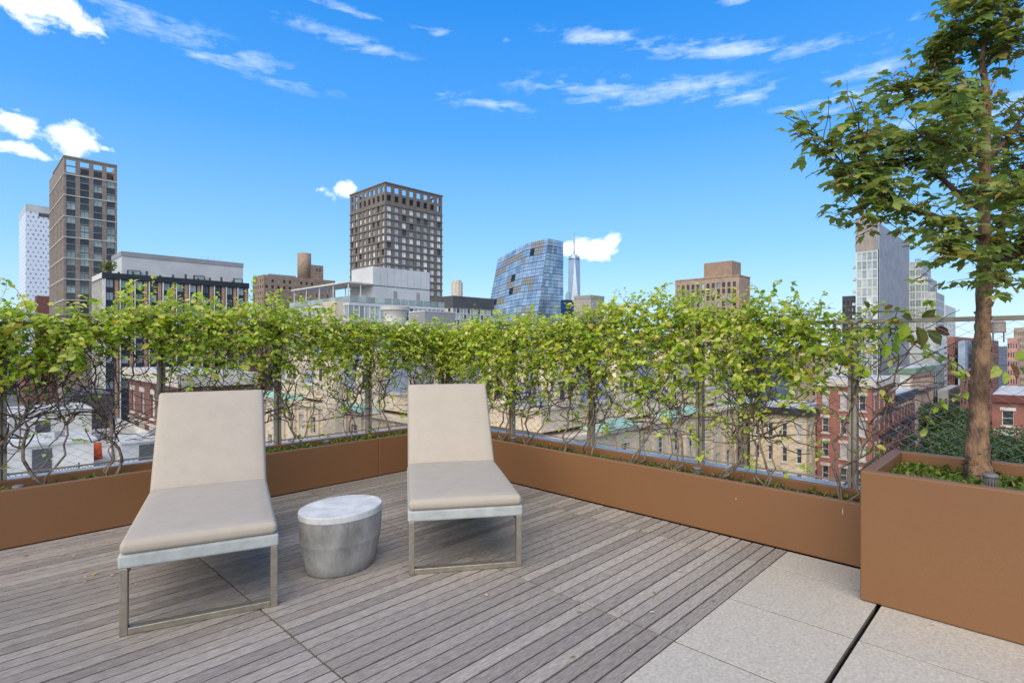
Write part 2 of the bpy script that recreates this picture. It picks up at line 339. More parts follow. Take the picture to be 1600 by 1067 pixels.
# runs of pale splashes on the brown face
for (y, z, h) in ((.94, .352, .035), (1.62, .29, .012)):
    mb = MB(); mb.box(-.0012, -.0004, y, y+.004, z-h, z); mb.build('paint_run', M['conctop'], rp)
tb = thing('tree_box', 'tall square-edged brown metal planter box holding the maple tree', 'planter', (3.49, -.62, 0))
panel(tb, 'front_panel', 0, .062, 0, 1.362, .003, .71); panel(tb, 'side_panel', .0625, .80, 1.30, 1.3615, .003, .7095)
panel(tb, 'back_panel', .80, .862, 0, 1.3618, .003, .7097); panel(tb, 'side_panel', .0625, .7995, 0, .06, .003, .7095)
mb = MB(); mb.box(.063, .799, .061, 1.299, .01, .615); mb.build('soil', M['soil'], tb)
groundcover(tb, .08, .78, .1, 1.27, .615, 420, .05, 4)
# the tree box stands in front of the low planter's outer end
def uplight(x, y, z, label):
    t = thing('irrigation_cap', label, 'cap', (x, y, z), 0, 'ribbed plastic caps in the planters')
    mb = MB(); mb.lathe([(.026, 0), (.028, .045), (.0285, .05)], 20); mb.build('body', M['plastic'], t, True)
    mb = MB()
    for k in range(16):
        a = 2*pi*k/16; mb.box(.0272, .0315, -.0025, .0025, .004, .047, 0, Matrix.Rotation(a, 4, 'Z'))
    o = mb.build('rib', M['plastic'], t); o['kind'] = 'stuff'
    mb = MB(); mb.lathe([(.034, .050), (.035, .056), (.033, .064), (.026, .068)], 20); mb.build('lid', M['plastic'], t, True)
uplight(.345, 5.18, .345, 'ribbed grey plastic cap at the foot of the thick bent vine stem')
uplight(3.82, .22, .655, 'ribbed grey plastic cap at the foot of the maple trunk')
uplight(4.22, 2.03, .345, 'ribbed grey plastic cap in the low planter beside a fence post')
uplight(4.22, 4.10, .345, 'ribbed grey plastic cap in the low planter near the terrace corner')
uplight(2.73, 5.33, .345, 'ribbed grey plastic cap in the planter between the two loungers')

# ------------------------------------------------------------------ wire fences
RAIL = 1.572
def fence(along, fixed, a0, a1, posts, label):
    t = thing('wire_fence', label, 'fence', (0, fixed, .386) if along == 'x' else (fixed, 0, .386))
    def P(a, d, z): return Vector((a, d, z-.386)) if along == 'x' else Vector((d, a, z-.386))
    def bx(mb, a_0, a_1, d0, d1, z0, z1):
        p, q = P(a_0, d0, z0), P(a_1, d1, z1); mb.box(min(p.x, q.x), max(p.x, q.x), min(p.y, q.y), max(p.y, q.y), min(p.z, q.z), max(p.z, q.z))
    mb = MB(); bx(mb, a0, a1, -.028, .028, RAIL-.028, RAIL); bevelled(mb.build('top_rail', M['steel'], t), .003, 2)
    mb = MB(); bx(mb, a0, a1, -.008, .008, .425, .437); mb.build('bottom_rail', M['steel'], t)
    for p in posts:
        po = MB(); bx(po, p-.027, p-.006, -.03, .03, .387, RAIL-.029); bx(po, p+.006, p+.027, -.03, .03, .387, RAIL-.029); bx(po, p-.0058, p+.0058, -.012, .012, .387, RAIL-.03)
        bevelled(po.build('post', M['steel'], t), .002, 1)
    edges = sorted([a0]+list(posts)+[a1])
    wz0, wz1 = .438, RAIL-.03; sl_ = .60; pitch = .105; r = .0011
    for e0, e1 in zip(edges[:-1], edges[1:]):
        e0 += .028; e1 -= .028
        if e1-e0 < .2: continue
        mb = MB(); h = wz1-wz0; run = h/sl_
        for sg in (1, -1):
            k = -int(run/pitch)-2
            while k*pitch < (e1-e0)+run:
                x0 = e0+k*pitch if sg > 0 else e0+k*pitch
                # line: x = x0 + sg*(z-wz0)/sl_
                pts = []
                for (z) in (wz0, wz1): pts.append([x0+sg*(z-wz0)/sl_, z])
                (xa, za), (xb, zb) = pts
                if xa > xb: xa, za, xb, zb = xb, zb, xa, za
                if xb <= e0 or xa >= e1: k += 1; continue
                if xa < e0: za += (zb-za)*(e0-xa)/(xb-xa); xa = e0
                if xb > e1: zb = za+(zb-za)*(e1-xa)/(xb-xa); xb = e1
                if xb-xa > .01: mb.tube([P(xa, .0015*sg, za), P(xb, .0015*sg, zb)], r, 4, cap=False)
                k += 1
        o = mb.build('cable_net', M['wire'], t); o['kind'] = 'stuff'
    return t
fence('x', 5.555, -2.2, 4.48, [-1.75, -.73, .279, 1.30, 2.316, 3.348, 4.40], 'bronze steel wire-net fence behind both loungers, mostly covered in vine')
fence('y', 4.452, -1.3, 5.52, [-.14, .987, 2.116, 3.244, 4.343, 5.45], 'bronze steel wire-net fence from the corner past the tree box, bare beside the tree')

# ------------------------------------------------------------------ climbing vines
def interp(c, x):
    if x <= c[0][0]: return c[0][1]
    for (xa, ya), (xb, yb) in zip(c[:-1], c[1:]):
        if x <= xb: return ya+(yb-ya)*(x-xa)/(xb-xa)
    return c[-1][1]
LT = [(-1.5, 1.7), (.27, 1.70), (.44, 1.68), (.63, 1.60), (.83, 1.70), (1.05, 1.76), (1.28, 1.80), (1.53, 1.78), (1.8, 1.77), (2.08, 1.84), (2.4, 1.83), (2.74, 1.75), (3.11, 1.69), (3.52, 1.67), (3.97, 1.62), (4.46, 1.60)]
LB = [(-1.5, 1.1), (.27, 1.13), (.63, 1.12), (.83, 1.30), (1.05, 1.42), (1.23, 1.32), (1.38, 1.10), (1.8, 1.08), (2.21, 1.10), (2.74, 1.06), (3.52, 1.08), (3.97, 1.16), (4.46, 1.02)]
RT = [(.3, 1.50), (.85, 1.54), (.99, 1.57), (1.11, 1.63), (1.32, 1.71), (1.55, 1.78), (1.79, 1.75), (2.06, 1.82), (2.35, 1.81), (2.67, 1.83), (3.01, 1.81), (3.4, 1.71), (3.82, 1.69), (4.29, 1.73), (4.71, 1.75), (5.05, 1.63), (5.42, 1.61)]
RB = [(.3, 1.46), (.95, 1.22), (1.11, 1.14), (1.32, 1.02), (1.55, .92), (1.79, .90), (2.06, .84), (2.35, .88), (2.67, .95), (3.01, 1.0), (3.4, 1.0), (3.82, 1.0), (4.29, .82), (4.82, .92), (5.42, 1.0)]
def vine(fixed, along, base, lo, hi, top, bot, dens, seed, label, group, depth0, stems=3):
    r = random.Random(seed)
    off = Vector((base, depth0, .33)) if along == 'x' else Vector((depth0, base, .33))
    t = thing('climbing_vine', label, 'vine', off, 0, group)
    def P(a, d, z): return (Vector((a, d, z)) if along == 'x' else Vector((d, a, z)))-off
    wood = MB(); twig = MB(); lf = MB()
    ends = []
    # woody stems rising from the planter and spreading along the net
    for k in range(stems):
        a, d, z = base+r.gauss(0, .02), depth0, .335
        ta = base+r.uniform(-.42, .42); ra = r.uniform(.009, .014) if k == 0 else r.uniform(.004, .009)
        pts = [(a, d, z)]; rad = [ra*1.3]; ph = r.uniform(0, 6); n = 17
        for i in range(1, n+1):
            f = i/n
            z = .335+f*1.24
            a = base+(ta-base)*f**.8+.055*sin(ph+f*9)+r.gauss(0, .018)
            d = depth0+(fixed-depth0)*min(1, f*2.6)+r.gauss(0, .012)
            pts.append((a, d, z)); rad.append(ra*(1-.6*f))
            if f > .2 and r.random() < .75: ends.append((a, d, z, ra*(1-.6*f)))
        wood.tube([P(*p) for p in pts], rad, 6)
    # side canes and a tangle of thin dark twigs
    for (a, d, z, ra) in ends:
        for q in range(2 if dens > .5 else 1):
            pts = [(a, d, z)]; sg = r.choice((-1, 1)); va, vz = sg*r.uniform(.3, 1), r.uniform(-.15, 1)
            for i in range(r.randint(4, 9)):
                va += r.gauss(0, .35); vz += r.gauss(0, .35)+.05
                l = math.hypot(va, vz)+.01
                a2, d2, z2 = pts[-1][0]+.06*va/l, fixed+r.gauss(0, .035), min(1.62, max(.6, pts[-1][2]+.06*vz/l))
                pts.append((a2, d2, z2))
            twig.tube([P(*p) for p in pts], [ra*.62*(1-.7*i/len(pts))+.0012 for i in range(len(pts))], 4, cap=False)
    ntw = int((hi-lo)*75*dens)
    for k in range(ntw):
        a = r.uniform(lo-.05, hi+.05); zt, zb = interp(top, a), interp(bot, a)
        z = r.uniform(zb-.32, min(zt-.06, 1.62)); pts = [(a, fixed+r.gauss(0, .05), z)]; an = r.uniform(0, 2*pi)
        for i in range(r.randint(4, 8)):
            an += r.gauss(0, .5); pts.append((pts[-1][0]+.05*cos(an), pts[-1][1]+r.gauss(0, .014), min(1.66, pts[-1][2]+.05*sin(an))))
        twig.tube([P(*p) for p in pts], r.uniform(.0012, .0028), 3, cap=False)
    # leafy shoots
    def shoot(a, d, z, va, vd, vz, n, size, step=.034, m=0, stem=True):
        pts = [Vector((a, d, z))]; v = Vector((va, vd, vz)).normalized()
        for i in range(n):
            v = (v+Vector((r.gauss(0, .22), r.gauss(0, .18), r.gauss(0, .2)-.07))).normalized()
            pts.append(pts[-1]+v*step)
        W = [P(*p) for p in pts]
        if stem: twig.tube(W, .0012, 3, cap=False)
        for i in range(1, len(W)):
            for sd in ((1, -1) if r.random() < .55 else (r.choice((1, -1)),)):
                tv = (W[i]-W[i-1]).normalized(); side = tv.cross(Vector((0, 0, 1)))
                if side.length < .1: side = Vector((1, 0, 0))
                dr = side.normalized()*sd+tv*r.uniform(0, .8)+rvec(r)*.55+Vector((0, 0, -.25))
                out = P(0, -1, 0)-P(0, 0, 0)
                nr = Vector((0, 0, 1))*.8+out*r.uniform(-.1, .9)+rvec(r)*.55
                mm = m if r.random() > .05 else 1
                leafpoly(lf, W[i]+rvec(r)*.008, dr, nr, size*r.uniform(.55, 1.2), r.uniform(.55, .75), r.uniform(.05, .35), mm)
    n = int((hi-lo)*560*dens)
    for k in range(n):
        a = r.uniform(lo, hi); zt, zb = interp(top, a), interp(bot, a)
        f = r.random()**.72; z = zb+(zt-zb-.05)*f
        if f < .3 and r.random() < .35: continue
        wdt = .065+.06*f
        d = fixed-.03+r.gauss(0, wdt)
        shoot(a, d, z, r.uniform(-1, 1), r.uniform(-.8, .5), r.uniform(-.5, .75), r.randint(3, 7), r.uniform(.028, .064))
    for k in range(int((hi-lo)*9*dens)):           # shoots reaching above the mass
        a = r.uniform(lo, hi); shoot(a, fixed+r.gauss(0, .06), interp(top, a)-.06, r.uniform(-.8, .8), r.uniform(-.4, .4), r.uniform(.5, 1.2), r.randint(4, 7), r.uniform(.03, .045), .032, 1 if r.random() < .3 else 0)
    for k in range(int((hi-lo)*55*dens)):          # sparse leaves lower down
        a = r.uniform(lo, hi); zb = interp(bot, a); shoot(a, fixed+r.gauss(0, .05), max(.45, zb+.05-abs(r.gauss(0, .25))), r.uniform(-1, 1), r.uniform(-.5, .5), r.uniform(-.6, .5), r.randint(2, 5), r.uniform(.032, .05))
    wood.build('stem', M['vinewood'], t, True)
    o = twig.build('twig', M['vinetwig'], t); o['kind'] = 'stuff'
    o = lf.build('foliage', [M['vine'], M['vinepale']], t); o['kind'] = 'stuff'
    return t, P, shoot
def vines(fixed, along, bases, lo, hi, top, bot, depth0, labels, group, seed, dens):
    b = sorted(bases); edges = [lo]+[(p+q)/2 for p, q in zip(b[:-1], b[1:])]+[hi]
    for i, x in enumerate(b):
        vine(fixed, along, x, edges[i], edges[i+1], top, bot, dens(x), seed+i, labels(i, x), group, depth0, 4 if edges[i+1]-edges[i] > .6 else 3)
GL = 'yellow-green climbing vine woven through the wire fence above the planter behind the loungers'
LAB_L = ['climbing vine farthest along the planter from the terrace corner', 'climbing vine sharing a fence post with the ribbed cap by the bent stem', 'climbing vine with a thick bent bare stem beside a ribbed planter cap', 'climbing vine with thin upright stems in the barest gap above the white roofs',
         'dense climbing vine whose stem hides behind the backrest of the lounger on the deck seam', 'dense climbing vine at the backrest edge of the deck-seam lounger, by a fence post', 'climbing vine with forked pale stems between the two loungers, nearest the ribbed cap', 'climbing vine with a leaning grey stem between the two loungers, beside a fence post',
         'climbing vine close beside the backrest of the lounger before the planter corner', 'climbing vine hidden behind the backrest of the lounger before the planter corner', 'climbing vine filling the terrace corner on the loungers side']
def lab_l(i, x): return LAB_L[i]
vines(5.50, 'x', [-.55, .18, .504, .90, 1.55, 2.05, 2.494, 2.979, 3.403, 3.9, 4.25], -1.0, 4.42, LT, LB, 5.32, lab_l, 'vines on the fence behind the loungers', 100, lambda x: .62 if .7 < x < 1.2 else 1.0)
GR = 'yellow-green climbing vine woven through the wire fence between the terrace corner and the tree box'
LAB_R = ['climbing vine with stout dark stems, next to the sparse last vine by the tree box', 'climbing vine on the tree side of the fence post with a ribbed cap', 'climbing vine with dark twin stems, corner side of the post with ribbed cap', 'climbing vine with an S-bent stem midway between two posts, before the green copper roof',
         'climbing vine with a slender leaning cane just past the middle fence post', 'climbing vine with one straight thin stem beside the middle fence post', 'climbing vine with several thin arching stems next to the cap near the corner', 'climbing vine twined round the fence post nearest the terrace corner',
         'climbing vine partly behind the cushion of the lounger before the planter corner', 'climbing vine filling the terrace corner on the tree box side']
def lab_r(i, x): return LAB_R[i]
vines(4.41, 'y', [1.473, 1.844, 2.252, 2.601, 3.069, 3.416, 3.885, 4.264, 4.75, 5.2], 1.22, 5.45, RT, RB, 4.20, lab_r, 'vines on the fence between corner and tree box', 200, lambda x: 1.12)
# the last vine: sparse, long bare canes wandering past the tree, a few large bronze leaves
tv, PV, shoot_last = vine(4.41, 'y', 1.004, .90, 1.22, RT, RB, .45, 321, 'sparse vine with long bare canes and large bronze leaves reaching past the maple trunk', None, 4.20, 3)
def cane(pix, depth, rad, parent, name='cane'):
    mb = MB(); pts = [at(u, v, depth+dd)-parent.location for u, v, dd in pix]
    sm = []
    for i in range(len(pts)-1):
        p0, p1, p2, p3 = pts[max(i-1, 0)], pts[i], pts[i+1], pts[min(i+2, len(pts)-1)]
        for k in range(4):
            f = k/4; sm.append(.5*((2*p1)+(-p0+p2)*f+(2*p0-5*p1+4*p2-p3)*f*f+(-p0+3*p1-3*p2+p3)*f**3))
    sm.append(pts[-1]); mb.tube(sm, [rad*(1-.5*i/len(sm)) for i in range(len(sm))], 5); mb.build(name, M['vinewood'], parent, True); return sm
c_list = [([(1310, 765, .3), (1345, 735, .15), (1400, 690, 0), (1445, 672, -.1), (1455, 640, -.1), (1475, 628, -.1), (1505, 615, -.12), (1508, 580, -.1), (1480, 560, -.1), (1440, 540, -.05), (1400, 510, 0)], .0075),
          ([(1290, 520, .1), (1340, 512, 0), (1390, 518, 0), (1440, 545, -.05), (1480, 575, -.1), (1505, 590, -.12)], .005),
          ([(1330, 600, .1), (1370, 572, 0), (1420, 553, -.05), (1470, 560, -.1), (1505, 585, -.12)], .0045),
          ([(1310, 500, .1), (1345, 489, 0), (1400, 486, 0), (1440, 494, -.05), (1452, 470, -.05), (1462, 500, -.05)], .003),
          ([(1300, 640, .1), (1340, 690, .05), (1380, 700, 0), (1420, 660, 0)], .004),
          ([(1250, 560, .15), (1290, 540, .1), (1330, 560, .05), (1370, 600, 0), (1390, 640, 0)], .004)]
lf = MB(); rr = random.Random(5)
for pix, ra in c_list:
    sm = cane(pix, 3.72, ra, tv)
    for p in sm[6:]:
        if rr.random() < .38:
            for k in range(rr.randint(2, 4)):
                leafpoly(lf, p+rvec(rr)*.012, rvec(rr)+Vector((0, 0, -.2)), Vector((-.6, -.2, .8))+rvec(rr)*.5, rr.uniform(.035, .062), .65, .2, 0)
o = lf.build('foliage', [M['vine'], M['vinepale']], tv); o['kind'] = 'stuff'
for (u, v, sz, dx, dz) in [(1432, 510, .10, .2, -1), (1416, 505, .085, -.5, -.9), (1404, 518, .07, -.3, -1), (1448, 515, .09, .6, -.8), (1384, 536, .075, -.2, -1), (1393, 535, .06, .4, -1), (1460, 512, .07, .9, -.5),
                           (1425, 498, .06, -.9, .2), (1358, 482, .045, -.7, .8), (1382, 484, .04, .7, .5), (1440, 500, .07, .2, .3), (1405, 500, .06, -1, -.2), (1560, 572, .075, -.6, -.6), (1578, 568, .08, .3, -1), (1592, 575, .08, .9, -.6), (1552, 566, .06, -1, -.1), (1585, 562, .07, .5, .4), (1570, 580, .06, -.2, -1)]:
    mb = MB(); leafpoly(mb, Vector((0, 0, 0)), RGT*dx+Vector((0, 0, dz))-FWD*.3, -FWD+Vector((0, 0, .5))+rvec(rr)*.3, sz*1.45, .62, .2)
    mb.build('leaf', M['redleaf'] if rr.random() < .6 else M['vine'], tv, loc=at(u, v, 3.6)-tv.location)
cane([(1500, 590, -.1), (1535, 578, -.1), (1575, 570, -.1), (1610, 566, -.1)], 3.72, .003, tv)
# long shoots waving above the rail
def sprig(pix, depth, label, group, pale=False):
    p0 = at(*pix[0], depth); t = thing('vine_shoot', label, 'vine', p0, 0, group); mb = MB(); lf = MB(); r = random.Random(int(pix[0][0]))
    pts = [at(u, v, depth)-p0 for u, v in pix]; fine = []
    for a, b in zip(pts[:-1], pts[1:]):
        for k in range(4): fine.append(a.lerp(b, k/4))
    fine.append(pts[-1]); mb.tube(fine, [.0024*(1-.6*i/len(fine)) for i in range(len(fine))], 4); mb.build('stem', M['vinewood'], t)
    for p in fine[3:]:
        for k in range(2 if r.random() < .7 else 1):
            leafpoly(lf, p, rvec(r)+Vector((0, 0, -.1)), Vector((-.5, -.4, .8))+rvec(r)*.6, r.uniform(.03, .052), .66, .2, 1 if pale and r.random() < .6 else 0)
    o = lf.build('foliage', [M['vine'], M['vinepale']], t); o['kind'] = 'stuff'
sprig([(48, 500), (38, 470), (20, 445), (-5, 432)], 4.0, 'arching yellow vine shoot waving in front of the white dotted tower', 'shoots above the fence', True)
sprig([(165, 500), (175, 480), (185, 465), (200, 450), (208, 440)], 4.4, 'upright vine shoot waving in front of the black-framed midrise', 'shoots above the fence')
sprig([(235, 480), (240, 455), (238, 430)], 4.7, 'vine shoot standing before the midrise penthouse', 'shoots above the fence', True)
sprig([(395, 490), (398, 465), (393, 440), (400, 432)], 5.4, 'vine shoot standing before the brown brick slab', 'shoots above the fence')
sprig([(430, 480), (425, 460), (440, 450)], 5.5, 'short vine shoot leaning before the brown brick slab', 'shoots above the fence', True)
sprig([(955, 490), (958, 470), (962, 455)], 5.2, 'pale vine shoot standing beside the small grey block', 'shoots above the fence', True)
sprig([(1010, 490), (1018, 470), (1030, 455), (1040, 443)], 5.0, 'slender vine shoot left of the narrow-windowed brown slab', 'shoots above the fence', True)
sprig([(1085, 490), (1088, 465), (1092, 445)], 4.7, 'bushy vine shoot in front of the narrow-windowed brown slab', 'shoots above the fence')
sprig([(1200, 480), (1205, 458), (1215, 442)], 4.3, 'round-leaved vine shoot against open sky beside the brown slab', 'shoots above the fence')
sprig([(1250, 480), (1243, 460), (1236, 440)], 4.1, 'round-leaved vine shoot against open sky nearer the tree box', 'shoots above the fence')
sprig([(1340, 492), (1365, 480), (1385, 474)], 3.8, 'pale vine shoot lying above the bare rail', 'shoots above the fence', True)

# ------------------------------------------------------------------ maple tree
def maple():
    r = random.Random(11); base = at(1529, 752, 3.13); base.z = .616
    t = thing('maple_tree', 'slender maple with peeling cinnamon bark growing in the tall brown box', 'tree', base)
    D = 3.13
    def P(u, v, dd=0): return at(u, v, D+dd)-base
    def spline(pts, n=5):
        sm = []
        for i in range(len(pts)-1):
            p0, p1, p2, p3 = pts[max(i-1, 0)], pts[i], pts[i+1], pts[min(i+2, len(pts)-1)]
            for k in range(n):
                f = k/n; sm.append(.5*((2*p1)+(-p0+p2)*f+(2*p0-5*p1+4*p2-p3)*f*f+(-p0+3*p1-3*p2+p3)*f**3))
        return sm+[pts[-1]]
    tr = MB()
    tp = [Vector((0, 0, -.05)), P(1528, 735), P(1527, 700), P(1529, 640), P(1533, 560), P(1536, 500), P(1538, 440), P(1538, 380), P(1538, 300), P(1540, 220), P(1541, 150), P(1535, 90), P(1548, 20), P(1560, -70), P(1555, -160)]
    rd = [.080, .066, .054, .046, .041, .037, .038, .030, .026, .022, .018, .014, .011, .008, .005]
    sp = spline(tp, 6); rs = [rd[min(int(i/6), 14)]*(1-(i % 6)/6)+rd[min(int(i/6)+1, 14)]*((i % 6)/6) for i in range(len(sp))]
    rs = [x*(1+.05*r.gauss(0, 1)) for x in rs]
    n = 14; i0 = 0
    tr.tube(sp, rs, n); tr.v = [(x+r.gauss(0, .0016), y+r.gauss(0, .0016), z) for x, y, z in tr.v]
    tr.build('trunk', M['bark'], t, True)
    fl = MB()                                                     # curling bark flakes
    for k in range(120):
        i = r.randint(4, 60); p = sp[min(i, len(sp)-1)]; ra = rs[min(i, len(rs)-1)]; a = r.uniform(0, 2*pi); dn = Vector((cos(a), sin(a), 0)); tn = Vector((-sin(a), cos(a), 0)); w, h = r.uniform(.008, .022), r.uniform(.008, .03); q = p+dn*(ra*1.0)
        fl.quad(q-tn*w, q+tn*w, q+tn*w+Vector((0, 0, h))+dn*r.uniform(.002, .012), q-tn*w+Vector((0, 0, h))+dn*.002)
    o = fl.build('bark_flake', M['bark'], t); o['kind'] = 'stuff'
    BR = [([(1540, 440, 0), (1565, 415, -.05), (1590, 395, -.1), (1640, 350, -.2), (1690, 300, -.2)], .034),
          ([(1541, 430, 0), (1553, 395, .1), (1568, 350, .15), (1590, 290, .2), (1610, 230, .2)], .026),
          ([(1538, 372, 0), (1500, 355, -.1), (1450, 335, -.2), (1400, 320, -.25), (1360, 285, -.3), (1340, 260, -.3)], .022),
          ([(1340, 260, -.3), (1343, 220, -.3), (1341, 185, -.3)], .007), ([(1400, 320, -.25), (1370, 330, -.3), (1345, 325, -.35)], .006),
          ([(1360, 285, -.3), (1330, 270, -.35), (1300, 235, -.4), (1280, 215, -.4)], .006),
          ([(1538, 330, 0), (1500, 305, .1), (1462, 270, .2), (1430, 250, .25), (1395, 252, .3), (1365, 265, .3)], .018),
          ([(1462, 270, .2), (1445, 240, .2), (1420, 215, .2), (1395, 210, .2)], .007),
          ([(1539, 250, 0), (1515, 235, -.15), (1480, 225, -.3), (1440, 215, -.35)], .012),
          ([(1540, 165, 0), (1505, 155, .1), (1470, 140, .2), (1440, 134, .2), (1405, 136, .25)], .012),
          ([(1440, 134, .2), (1450, 110, .2), (1455, 85, .2)], .005), ([(1541, 105, 0), (1560, 85, 0), (1535, 72, .1), (1510, 58, .1), (1490, 62, .1)], .008),
          ([(1548, 95, 0), (1575, 75, -.1), (1590, 30, -.1), (1583, -20, -.1), (1590, -80, -.1)], .014),
          ([(1540, 250, 0), (1575, 215, .1), (1600, 180, .15), (1640, 140, .2)], .016), ([(1510, 58, .1), (1515, 40, .1), (1500, 40, .1)], .004),
          ([(1541, 410, 0), (1515, 405, -.2), (1490, 395, -.35), (1475, 380, -.4)], .010), ([(1590, 30, -.1), (1560, 22, -.1), (1530, 12, -.1), (1510, 0, -.1)], .006),
          ([(1538, 300, 0), (1560, 300, -.3), (1590, 310, -.5), (1620, 330, -.6)], .014), ([(1600, 290, .2), (1640, 270, .2)], .01), ([(1541, 190, 0), (1510, 180, -.25), (1480, 165, -.4)], .009),
          ([(1539, 280, 0), (1545, 270, .3), (1530, 240, .6), (1510, 220, .7)], .012), ([(1565, 415, -.05), (1570, 430, -.3), (1560, 440, -.5)], .006)]
    tips = []
    for pix, ra in BR:
        pts = spline([P(*q) for q in pix], 5); mb = MB(); L_ = len(pts)
        mb.tube(pts, [ra*(1-.72*i/L_) for i in range(L_)], 7); mb.build('branch', M['twig'], t, True)
        for i in range(int(L_*.22), L_):
            tips.append((pts[i], (pts[min(i+1, L_-1)]-pts[max(i-1, 0)]).normalized(), i/L_, ra))
    tw = MB(); nodes = []
    for (p, d, f, ra) in tips:
        for k in range(3 if ra > .008 else 2):
            v = (d*.5+rvec(r)*.9+Vector((0, 0, .12))).normalized(); pts = [p]; n = r.randint(2, 5)
            for i in range(n):
                v = (v+rvec(r)*.3).normalized(); pts.append(pts[-1]+v*.042)
            tw.tube(pts, [.0028*(1-.5*i/n) for i in range(n+1)], 4, cap=False)
            for i in range(1, n+1): nodes.append((pts[i], v))
    tw.build('twig', M['twig'], t)['kind'] = 'stuff'
    # a leaf: petiole and three toothed leaflets
    def leaflet(mb, p, d, n, s):
        d = d.normalized(); n = (n-d*n.dot(d)).normalized(); sd = d.cross(n)
        prof = [(0, 0), (.22, .16), (.42, .30), (.52, .22), (.70, .27), (.80, .12), (1, 0)]
        i = len(mb.v); mid = []; le = []; ri = []
        for (f, w) in prof:
            c = p+d*s*f-n*s*(.22*f*f); mid.append(c); le.append(c+sd*s*w+n*s*w*.25); ri.append(c-sd*s*w+n*s*w*.25)
        vv = [mid[0]]+[x for k in range(1, 6) for x in (le[k], mid[k], ri[k])]+[mid[6]]
        mb.v += [tuple(x) for x in vv]
        def idx(k, j): return i+1+(k-1)*3+j
        fs = [(i, idx(1, 1), idx(1, 0)), (i, idx(1, 2), idx(1, 1))]
        for k in range(1, 5): fs += [(idx(k, 0), idx(k, 1), idx(k+1, 1), idx(k+1, 0)), (idx(k, 1), idx(k, 2), idx(k+1, 2), idx(k+1, 1))]
        e = i+16; fs += [(idx(5, 0), idx(5, 1), e), (idx(5, 1), idx(5, 2), e)]
        for f in fs: mb.f.append(f); mb.m.append(0)
    def compound(mb, p, d, n, s):
        d = d.normalized(); sd = d.cross(n).normalized(); q = p+d*s*.45
        leaflet(mb, q, d, n, s*.95); leaflet(mb, q, d*.55+sd, n, s*.8); leaflet(mb, q, d*.55-sd, n, s*.8)
    lst = []
    for (p, v) in nodes:
        k = 1 if r.random() < .86 else 2
        if r.random() < .10: continue
        for _ in range(k):
            a = r.uniform(0, 2*pi); d = Vector((cos(a), sin(a), r.uniform(-.55, .35)))
            nn = Vector((0, 0, 1))+rvec(r)*.45-FWD*.15
            lst.append((p, d, nn, r.uniform(.050, .082)))
    def vis(p):
        w = p+base-cam.location; dp = w.dot(FWD); u = 800+F*w.dot(RGT)/dp; v = HZ-F*w.z/dp
        return dp if (0 < u < 1600 and 0 < v < 1067) else 99
    lst.sort(key=lambda q: vis(q[0])/q[3])
    protos = []
    for k in range(10):
        mb = MB(); compound(mb, Vector((0, 0, 0)), Vector((1, 0, rnd.uniform(-.3, .15))), Vector((rnd.uniform(-.2, .2), rnd.uniform(-.2, .2), 1)), 1.0); protos.append(mb.mesh('leaf', M['maple']))
    for (p, d, nn, s) in lst[:300]:
        o = link('leaf', r.choice(protos), t, p); x = d.normalized(); z = (nn-x*nn.dot(x)).normalized(); y = z.cross(x)
        o.rotation_euler = Matrix((x, y, z)).transposed().to_euler(); o.scale = (s, s, s)
    mb = MB()
    for (p, d, nn, s) in lst[300:]: compound(mb, p, d, nn, s)
    mb.build('foliage', M['maple'], t)['kind'] = 'stuff'
    sd = MB()                                                      # hanging dry seed keys
    for c in [(1505, 165, -.1), (1535, 130, 0), (1560, 120, -.1), (1500, 200, .1), (1475, 90, .1), (1440, 110, .2), (1400, 130, .25), (1530, 150, -.1), (1450, 235, .2), (1400, 245, .2), (1560, 10, 0)]:
        for k in range(26):
            p = P(*c)+rvec(r)*.075
            leafpoly(sd, p, Vector((r.uniform(-1, 1), r.uniform(-1, 1), -1)), rvec(r), r.uniform(.02, .034), .38, .1)
    sd.build('seed_key', M['seed'], t)['kind'] = 'stuff'
    return len(lst)
maple()

# ------------------------------------------------------------------ loungers, side table, fallen leaves
def lounger(cx, cy, ang, label):
    t = thing('lounge_chair', label, 'lounger', (cx, cy, .001), ang, 'greige lounge chairs on the deck')
    W = .70; T = .034
    for yy in (0.0, 1.16):
        for sx in (-1, 1):
            mb = MB(); x0, x1 = sorted((sx*W/2, sx*(W/2-T))); mb.box(x0, x1, yy, yy+.05, .0, .322); bevelled(mb.build('leg', M['champ'], t), .003, 2)
        mb = MB(); mb.box(-W/2+T+.0005, W/2-T-.0005, yy+.0006, yy+.0494, .0006, .034); bevelled(mb.build('foot_bar', M['champ'], t), .003, 2)
    for sx in (-1, 1):
        mb = MB(); x0, x1 = sorted((sx*(W/2-.004), sx*(W/2-T))); mb.box(x0, x1, .052, 1.158, .285, .3195); mb.build('side_rail', M['champ'], t)
    me = rounded(W+.012, 1.24, .066, .012, 6); me.materials.append(M['sling']); link('seat_sling', me, t, (0, -.006, .322))
    me = rounded(W, 1.10, .062, .026, 12, .016); me.materials.append(M['fabric']); sc = link('seat_cushion', me, t, (0, -.012, .389))
    me = rounded(W-.004, .80, .07, .024, 12, .018); me.materials.append(M['fabric']); link('back_cushion', me, t, (0, 1.090, .392), (R(50.5), 0, 0))
    me = rounded(W, .80, .03, .010, 4); me.materials.append(M['sling']); link('back_sling', me, t, (0, 1.128, .376), (R(50.5), 0, 0))
    for sx in (-1, 1):
        mb = MB(); mb.tube([(sx*.3, 1.50, .80), (sx*.3, 1.19, .33)], .010, 8); mb.build('back_strut', M['champ'], t)
    return t
lounger(.902, 3.070, R(-18.9), 'greige cushioned lounge chair whose foot bar crosses the deck seam beside the planter')
